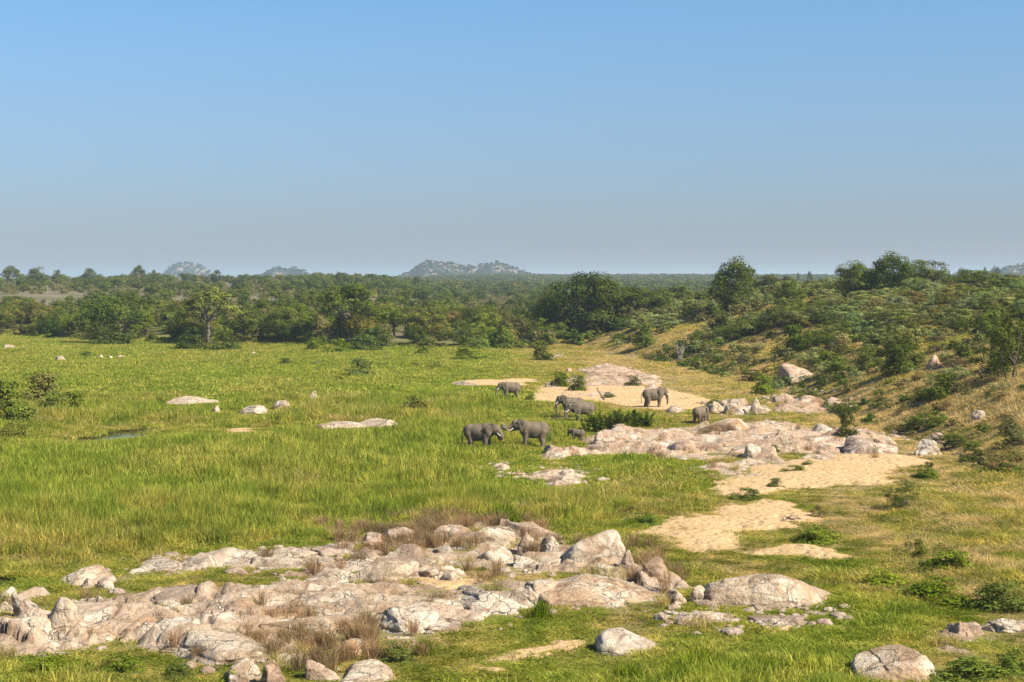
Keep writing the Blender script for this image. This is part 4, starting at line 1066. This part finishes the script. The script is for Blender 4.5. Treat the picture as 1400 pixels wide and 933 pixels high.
for i in range(7000):     # shrubland rising on the left and behind
    y = math.sqrt(crg.uniform(440**2, 1250**2)); a = crg.uniform(-.36, .36); x = a*y
    if y-float(bank_y(np.array(x))) < 30: continue
    if fbm(np.array([x/45]), np.array([y/70]), 3.0, 3)[0] < -.22: continue
    big = crg.rand() < .2
    h = crg.uniform(4, 6.5) if big else crg.uniform(2, 4)
    add(x, y, h*crg.uniform(1.0, 1.6), h, pick(['dense', 'broad']) if big else pick(['bush', 'loose', 'open', 'bush']), pick([(.045, .065, .025), OLV, (.07, .09, .03)]) if big else pick([GRYB, (.14, .13, .095), GRYB, (.09, .095, .055), (.125, .115, .08), (.10, .105, .06)]), 'tree' if big else 'bush')
for i in range(9000):     # the wooded plain fading away
    y = math.sqrt(crg.uniform(1100**2, 3900**2)); a = crg.uniform(-.12, .36); x = a*y
    h = crg.uniform(4, 7.5); add(x, y, h*crg.uniform(1.0, 1.7), h, 'dense' if crg.rand() < .4 else 'bush', pick([(.045, .065, .025), OLV, (.07, .08, .04), BRG]), 'wood')
X = np.array([c[0] for c in cand]); Y = np.array([c[1] for c in cand]); Z = height(X, Y)
Hh = np.array([c[3] for c in cand]); Ww = np.array([c[2] for c in cand])
U, Vv = project(X, Y, Z); _, Vt = project(X, Y, Z+Hh)
inview = (U > -30) & (U < 1430); app = Hh*Ww/Y**2*inview
single = set()
for kind, lim in (('tree', 262), ('bush', 190)):
    ids = [i for i in range(len(cand)) if cand[i][6] == kind and inview[i]]
    ids.sort(key=lambda i: -app[i]); single |= set(ids[:lim])
CN = {OLV: 'olive', DKG: 'dark green', GRG: 'grey green', BRG: 'brownish', GRYB: 'grey brown', YEL: 'yellow green'}
def cname(t):
    if t in CN: return CN[t]
    r, g, b = t; return 'dark green' if g < .07 else 'grey green' if b > .045 else 'green'
labs = {}
for i in sorted(single):
    c = cand[i]; u, v = U[i], (Vv[i]+Vt[i])/2
    L_ = min(LAND, key=lambda l: (u-l[0])**2+(v-l[1])**2*2)
    dx, dy = u-L_[0], v-L_[1]
    rel = ('right of' if dx > 0 else 'left of') if abs(dx) > abs(dy)*1.2 else ('below' if dy > 0 else 'above')
    noun = 'tree' if c[6] == 'tree' else 'bush'
    px = Hh[i]/Y[i]*F; size = 'tall' if px > 34 else 'mid sized' if px > 20 else 'small'
    shp = {'dense': 'dense', 'round': 'round', 'broad': 'spreading', 'loose': 'loose', 'layered': 'flat layered', 'bush': 'rounded', 'open': 'sparse', 'umbrella': 'umbrella'}[c[4]]
    labs.setdefault((f'{size} {shp} {cname(c[5])} {noun}', f'{rel} {L_[2]}'), []).append((math.hypot(dx, dy), i))
ORD = ['nearest', 'second nearest', 'third nearest', 'fourth nearest', 'fifth nearest', 'sixth nearest', 'seventh nearest', 'eighth nearest', 'ninth nearest', 'tenth nearest', 'eleventh nearest', 'twelfth nearest']
for (what, where), lst in labs.items():
    lst.sort()
    for k, (dd, i) in enumerate(lst):
        lab = f'{what} {where}' if len(lst) == 1 else f'{ORD[min(k, 11)]} {what} {where}'
        if len(lab.split()) > 16: lab = lab.replace(' looking', '').replace('mid sized ', '')
        c = cand[i]; t = tuple(v*crg.uniform(.85, 1.15) for v in c[5])
        noun = 'tree' if c[6] == 'tree' else 'bush'
        plant(X[i], Y[i], Z[i]-.04*Hh[i], Ww[i], Hh[i], c[4], t, lab, 'tree' if noun == 'tree' else 'shrub', noun, 'bushes and small trees of the banks' if noun == 'bush' else 'savanna trees', prg)
def one_mesh(style, seed, lod, lsz):
    cr, tk = make_tree(style, seed, M_LEAFI, lod, lsz); return cr
SN = ['bush', 'dense', 'loose', 'broad', 'layered', 'open']
C_WOOD = proto_collection('wood', [one_mesh(s, 700+i, .30, 1.9) for i, s in enumerate(SN)])
C_FAR = proto_collection('farwood', [one_mesh(s, 800+i, .06, 4.2) for i, s in enumerate(('dense', 'bush', 'dense', 'broad'))])
def woods(name, lab, ids, coll, pk):
    ids = np.array(ids); n = len(ids)
    t = np.array([cand[i][5] for i in ids])
    o = scatter(name, np.stack([X, Y, Z-.04*Hh], 1)[ids], crg.rand(n)*6.28, np.stack([Ww, Ww, Hh], 1)[ids], pk, coll, {'var': crg.rand(n)}, {'tint': t})
    tag(o, lab, kind='stuff')
rest = [i for i in range(len(cand)) if i not in single and cand[i][6] != 'wood']
woods('shrubland', 'grey and olive shrubland covering the slopes behind the tree line', rest, C_WOOD, np.array([SN.index(cand[i][4]) for i in rest]))
rest = [i for i in range(len(cand)) if cand[i][6] == 'wood']
woods('woodland', 'hazy blue green woodland on the far plain', rest, C_FAR, crg.randint(0, 4, len(rest)))

# ------------------------------------------------------------------ kopjes on the horizon
def kopje(u0, u1, Yd, prof, lab, seed):
    """prof: (u, row) skyline readings"""
    n = 150; m = 60; xs = np.linspace(u0-20, u1+20, n); xw = (xs-700)/F*Yd
    ztop = EYE - (np.interp(xs, [p[0] for p in prof], [p[1] for p in prof])-385)*Yd/F
    dep = np.linspace(-1, 1, m); D_ = (u1-u0)/F*Yd*.38
    Xg, Dg = np.meshgrid(xw, dep); base = 18
    Zg = base-4 + (ztop[None, :]-base+4)*np.clip(1-np.abs(Dg)**1.6, 0, 1) + 2.5*fbm(Xg/14+seed, Dg*D_/14, 1, 3)
    cid, f1, f2, _, _ = voro(Xg/11+seed, Dg*D_/11); Zg = Zg + 3.0*(_rnd[cid & 4095]-.5)*ss(base, base+10, Zg)
    Yg = Yd+Dg*D_
    o = link('hill', mk_mesh('hill', np.stack([Xg, Yg, Zg], -1).reshape(-1, 3), grid_faces(n, m), M_HILL, True)); tag(o, lab, kind='structure')
    rg = np.random.RandomState(seed); k = int((u1-u0)*3.4); i = rg.randint(0, n, k); j = rg.randint(0, m//2+3, k)
    P = np.stack([Xg[j, i], Yg[j, i], Zg[j, i]-.5], 1); s = rg.uniform(3.5, 7, k)*Yd/4200
    o = scatter('kopje_trees', P, rg.rand(k)*6.28, np.stack([s*1.3, s*1.3, s], 1), rg.randint(0, 4, k), C_FAR, {'var': rg.rand(k)}, {'tint': np.tile([[.035, .05, .024]], (k, 1))})
    tag(o, 'trees dotted over ' + lab, kind='stuff')
kopje(545, 725, 4000, [(520,386),(545,379),(560,374),(572,364),(585,358),(600,360),(622,361),(632,364),(650,365),(665,362),(680,360),(700,366),(715,371),(730,377),(760,386)], 'large hazy rocky kopje left of centre', 3)
kopje(357, 426, 4300, [(335,386),(357,378),(368,370),(380,366),(395,368),(405,368),(416,371),(428,378),(445,386)], 'small pale topped kopje on the skyline', 8)
kopje(225, 290, 5600, [(205,386),(224,376),(232,367),(245,361),(258,360),(272,363),(284,369),(292,377),(310,386)], 'smooth blue hill on the left skyline', 12)
kopje(1330, 1440, 3600, [(1290,384),(1330,376),(1360,370),(1390,364),(1420,361),(1460,366),(1500,384)], 'low blue ridge at the right skyline', 15)

# ------------------------------------------------------------------ elephants
def capsule(bm, p, q, r0, r1, n=12, m=10):
    p = Vector(p); q = Vector(q); d = q-p; L = max(d.length, 1e-4)
    M = Matrix.Translation(p) @ d.to_track_quat('Z', 'Y').to_matrix().to_4x4()
    rings = [(-r0, 0.02*r0)] + [(-r0*math.cos(t), r0*math.sin(t)) for t in np.linspace(.3, math.pi/2, 4)] + [(L+r1*math.sin(t), r1*math.cos(t)) for t in np.linspace(0, math.pi/2-.3, 4)] + [(L+r1, .02*r1)]
    vs = [[bm.verts.new(M @ Vector((r*math.cos(a), r*math.sin(a), z))) for a in np.linspace(0, 2*math.pi, n, endpoint=False)] for z, r in rings]
    for a, b in zip(vs, vs[1:]):
        for i in range(n): bm.faces.new((a[i], a[(i+1) % n], b[(i+1) % n], b[i]))
    bm.faces.new(vs[0][::-1]); bm.faces.new(vs[-1])
def blob(bm, c, r, rot=0):
    g = bmesh.ops.create_icosphere(bm, subdivisions=3, radius=1)
    M = Matrix.Translation(c) @ Matrix.Rotation(rot, 4, 'Y') @ Matrix.Diagonal((*r, 1)); bmesh.ops.transform(bm, matrix=M, verts=g['verts'])
def chain(bm, pts, rs):
    for a, b, r0, r1 in zip(pts, pts[1:], rs, rs[1:]): capsule(bm, a, b, r0, r1)
def smoothpts(pts, n):
    pts = np.array(pts, float); t = np.linspace(0, len(pts)-1, n); P = np.vstack([2*pts[0]-pts[1], pts, 2*pts[-1]-pts[-2]]); out = []
    for s in t:
        i = min(int(s), len(pts)-2); f = s-i; a, b, c, d = P[i:i+4]
        out.append(.5*((2*b)+(-a+c)*f+(2*a-5*b+4*c-d)*f*f+(-a+3*b-3*c+d)*f**3))
    return np.array(out)
def elephant(u, vb, heading, hgt, label, trunk, head=(0, 0), ears=.45, tusk=1.0, legs=(0, 0, 0, 0), baby=False, yaw=0, tuskpitch=0):
    """local x forward; trunk: points relative to the mouth; head: (forward, up) shift; legs: stride of FL FR HL HR"""
    x, y, z = ground_at(u, vb)
    root = bpy.data.objects.new('elephant', None); COL.objects.link(root); root.location = (x, y, z-.05); root.rotation_euler = (0, 0, heading)
    s = hgt/2.75; root.scale = (s, s, s); tag(root, label, 'elephant', 'elephants of the herd')
    hx, hz = 1.68+head[0], 2.28+head[1]; hy = yaw
    bm = bmesh.new()
    blob(bm, (-.05, 0, 1.78), (1.25, .70, .74)); blob(bm, (-.80, 0, 1.82), (.66, .62, .74)); blob(bm, (.72, 0, 1.88), (.66, .60, .78)); blob(bm, (0.0, 0, 1.5), (.95, .62, .55))
    blob(bm, (0, 0, 2.12), (1.0, .42, .45))
    capsule(bm, (.95, 0, 2.12), (hx-.1, hy*.7, hz-.05), .52, .40)
    blob(bm, (hx, hy, hz), (.43, .37, .47)); blob(bm, (hx+.10, hy, hz+.22), (.30, .30, .26))
    blob(bm, (hx+.12, hy, hz-.32), (.30, .22, .25))
    capsule(bm, (hx+.0, hy, hz-.38), (hx+.30, hy, hz-.56+tuskpitch*.3), .17, .09)     # lower jaw
    T = smoothpts([(hx+.22, hy, hz-.02)] + [(hx+a, hy+c, hz+b) for a, b, c in trunk], 13)
    chain(bm, T, np.linspace(.27, .085, 13)**1.0)
    for k, (lx, ly) in enumerate(((.80, .36), (.80, -.36), (-.86, .36), (-.86, -.36))):
        st = legs[k]
        if k < 2: chain(bm, [(lx, ly*.9, 1.62), (lx+.02+st*.4, ly, .95), (lx-.02+st*.9, ly, .42), (lx+st, ly, .10)], [.33, .235, .19, .215])
        else: chain(bm, [(lx+.05, ly*.85, 1.62), (lx+.14+st*.5, ly, .98), (lx-.04+st*.8, ly, .46), (lx+.02+st, ly, .10)], [.42, .28, .185, .205])
    me = bpy.data.meshes.new('tmp'); bm.to_mesh(me); bm.free()
    t = bpy.data.objects.new('tmp', me); COL.objects.link(t)
    r = t.modifiers.new('r', 'REMESH'); r.mode = 'VOXEL'; r.voxel_size = .06; r.use_smooth_shade = True
    sm = t.modifiers.new('s', 'SMOOTH'); sm.factor = .6; sm.iterations = 5
    dg = bpy.context.evaluated_depsgraph_get(); bme = bpy.data.meshes.new_from_object(t.evaluated_get(dg)); bpy.data.objects.remove(t)
    bme.materials.clear(); bme.materials.append(M_SKIN); bme.polygons.foreach_set('use_smooth', [True]*len(bme.polygons))
    link('body', bme, root)
    out = smoothpts([(.05, .30), (-.30, .42), (-.66, .30), (-.80, -.02), (-.72, -.40), (-.46, -.86), (-.22, -.66), (-.04, -.30), (.05, .0), (.05, .30)], 28)[:-1]
    for sd_ in (1, -1):
        V, Fc = [], []; n = len(out); cx, cz = -.30, -.08; L = 5
        for side in (0, 1):
            for k in range(L+1):
                f = k/L
                for (ox, oz) in out:
                    px = cx+(ox-cx)*f; pz = cz+(oz-cz)*f
                    o_ = -px*ears + .05*math.sin(f*3.1)*(1 if side else 1) + .05*math.sin(px*9+pz*4)*f
                    V.append((hx-.10+px*math.cos(ears*.5), hy+sd_*(.36+max(o_, -.05)+(.035*(1-f*.5) if side else 0)), hz+.10+pz*(.8 if baby else 1)))
        for side in (0, 1):
            o0 = side*(L+1)*n
            for k in range(L):
                for i in range(n):
                    q = (o0+k*n+i, o0+k*n+(i+1) % n, o0+(k+1)*n+(i+1) % n, o0+(k+1)*n+i); Fc.append(q if (side == 0) == (sd_ > 0) else q[::-1])
        for i in range(n):
            a0 = L*n+i; a1 = L*n+(i+1) % n; b0 = a0+(L+1)*n; b1 = a1+(L+1)*n; Fc.append((a0, a1, b1, b0))
        link('ear', mk_mesh('ear', V, Fc, M_SKIN, True), root)
        if tusk > 0:
            tp = smoothpts([(hx+.26, hy+sd_*.19, hz-.28), (hx+.50, hy+sd_*.24, hz-.50+tuskpitch*.4), (hx+.50+.36*tusk, hy+sd_*.22, hz-.56+tuskpitch), (hx+.50+.55*tusk, hy+sd_*.19, hz-.50+tuskpitch*1.3)], 8)
            link('tusk', tubes([(tp, np.linspace(.042, .015, 8))], M_TUSK, 8), root)
        bm = bmesh.new(); bmesh.ops.create_uvsphere(bm, u_segments=10, v_segments=6, radius=.04); e = bpy.data.meshes.new('eye'); bm.to_mesh(e); bm.free(); e.materials.append(M_EYE)
        eo = link('eye', e, root); eo.location = (hx+.27, hy+sd_*.285, hz+.0)
    tl = smoothpts([(-1.38, 0, 2.0), (-1.56, 0, 1.75), (-1.60, .03, 1.3), (-1.55, .05, .98)], 9)
    to = link('tail', tubes([(tl, np.linspace(.065, .025, 9))], M_SKIN, 7), root)
    link('tail_tuft', tubes([(smoothpts([(-1.55, .05, 1.0), (-1.55, .05, .85), (-1.54, .05, .7)], 4), np.array([.03, .055, .05, .02]))], M_HAIR, 6), to)
    LAND.append((u, vb-15, label)); return root
CURL_IN = [(.48, -.30, 0), (.66, -.62, 0), (.62, -.86, 0), (.40, -.88, 0), (.26, -.70, 0)]
CURL_UP = [(.50, -.22, 0), (.85, -.34, 0), (1.16, -.30, 0), (1.28, -.08, 0), (1.10, .02, 0), (.98, -.08, 0)]
DOWN = [(.36, -.42, 0), (.42, -.95, 0), (.40, -1.45, 0), (.36, -1.95, 0)]
GRAZE = [(.42, -.40, 0), (.62, -.85, 0), (.70, -1.25, .05), (.58, -1.62, .1)]
elephant(654, 617, R(-16), 2.62, 'elephant facing right with trunk curled to its mouth, nearest on the left', CURL_IN, (-.05, -.22), .42, .25, (.15, -.1, -.1, .18))
elephant(730, 613, R(180+5), 2.62, 'elephant facing left with raised curled trunk and white tusk', CURL_UP, (.02, -.02), .22, .75, (.1, -.12, .14, -.1), tuskpitch=.10)
elephant(699, 546, R(180+14), 2.35, 'farthest elephant, head down, grazing toward the left by the sand strip', GRAZE, (-.05, -.22), .25, .5, (.18, -.1, .12, -.14))
elephant(783, 571, R(180+8), 2.45, 'elephant drinking with its trunk hanging straight into the pool', DOWN, (-.06, .04), .2, .4, (.1, -.1, .1, -.1))
elephant(798, 577, R(180+18), 2.35, 'elephant head down with pale tusk, in front of the drinking one', [(.40, -.30, 0), (.72, -.62, 0), (.80, -1.0, 0), (.62, -1.35, 0)], (.06, -.38), .3, .7, (.1, -.1, .15, -.1))
elephant(893, 558, R(8), 2.50, 'elephant walking right across the pale sand bar', [(.32, -.40, 0), (.38, -.90, 0), (.42, -1.35, 0), (.34, -1.75, 0)], (-.18, -.06), .55, .5, (.12, -.12, -.12, .12))
elephant(957, 580, R(48), 2.0, 'smaller elephant seen end on beside the pale rocks', DOWN, (-.15, -.25), .5, 0, (.1, -.1, -.1, .1))
elephant(790, 604, R(180-10), 1.28, 'baby elephant standing against the pinkish rock mound', [(.34, -.40, 0), (.40, -.85, 0), (.38, -1.2, 0)], (-.1, -.12), .3, 0, (.1, -.1, .1, -.1), baby=True)

# ------------------------------------------------------------------ dead wood
def log(u, v, vec, r, mat, lab, twigs, seed):
    rg = np.random.RandomState(seed); a = np.array(ground_at(u, v)); a[2] += r; b = a+np.array(vec); L0 = np.linalg.norm(vec)
    c = curve(a, b, rg, 8, .03); paths = [(c, np.linspace(r, r*.35, 8))]
    for k in range(twigs):
        s = c[rg.randint(2, 8)]; d = rg.uniform(-1, 1, 3)*np.array([1, 1, .2])+np.array([0, 0, .7]); d *= L0*rg.uniform(.12, .3)/np.linalg.norm(d)
        paths.append((curve(s, s+d, rg, 5, .08), np.linspace(r*.4, r*.12, 5)))
    o = link('dead_branch', tubes(paths, mat, 7)); tag(o, lab, 'dead wood', 'fallen dead wood'); return o
log(735, 494, (5, 3, .9), .2, M_PALE, 'pale fallen trunk lying below the central trees', 5, 1)
log(1054, 716, (1.9, .3, .12), .10, M_BARK, 'grey driftwood heap on the near edge of a sand patch', 14, 2)
log(826, 549, (-.8, .4, 1.3), .12, M_DARKWOOD, 'dark broken branch among the white rocks', 4, 3)
log(1240, 762, (.5, .2, 1.6), .035, M_BARK, 'thin upright twigs on the right foreground slope', 9, 4)
log(926, 549, (1.4, .4, .3), .07, M_DARKWOOD, 'small dead branch on the sand right of the walking elephant', 6, 5)

# ------------------------------------------------------------------ the air
bm = bmesh.new(); bmesh.ops.create_cube(bm, size=1)
hm = bpy.data.meshes.new('haze'); bm.to_mesh(hm); bm.free()
t = NT('haze_air'); pv = t.n('ShaderNodeVolumePrincipled'); pv.inputs['Color'].default_value = (.66, .82, 1.0, 1)
pv.inputs['Density'].default_value = HAZE; pv.inputs['Anisotropy'].default_value = 0.2; t.l(pv.outputs[0], t.out.inputs['Volume'])
hm.materials.append(t.m)
hz = link('haze', hm); hz.scale = (32000, 32000, 110); hz.location = (0, 0, 41); tag(hz, 'pale blue haze over the plain', kind='stuff')
zmin = float(gz.min()); hz.location.z = zmin-1+55
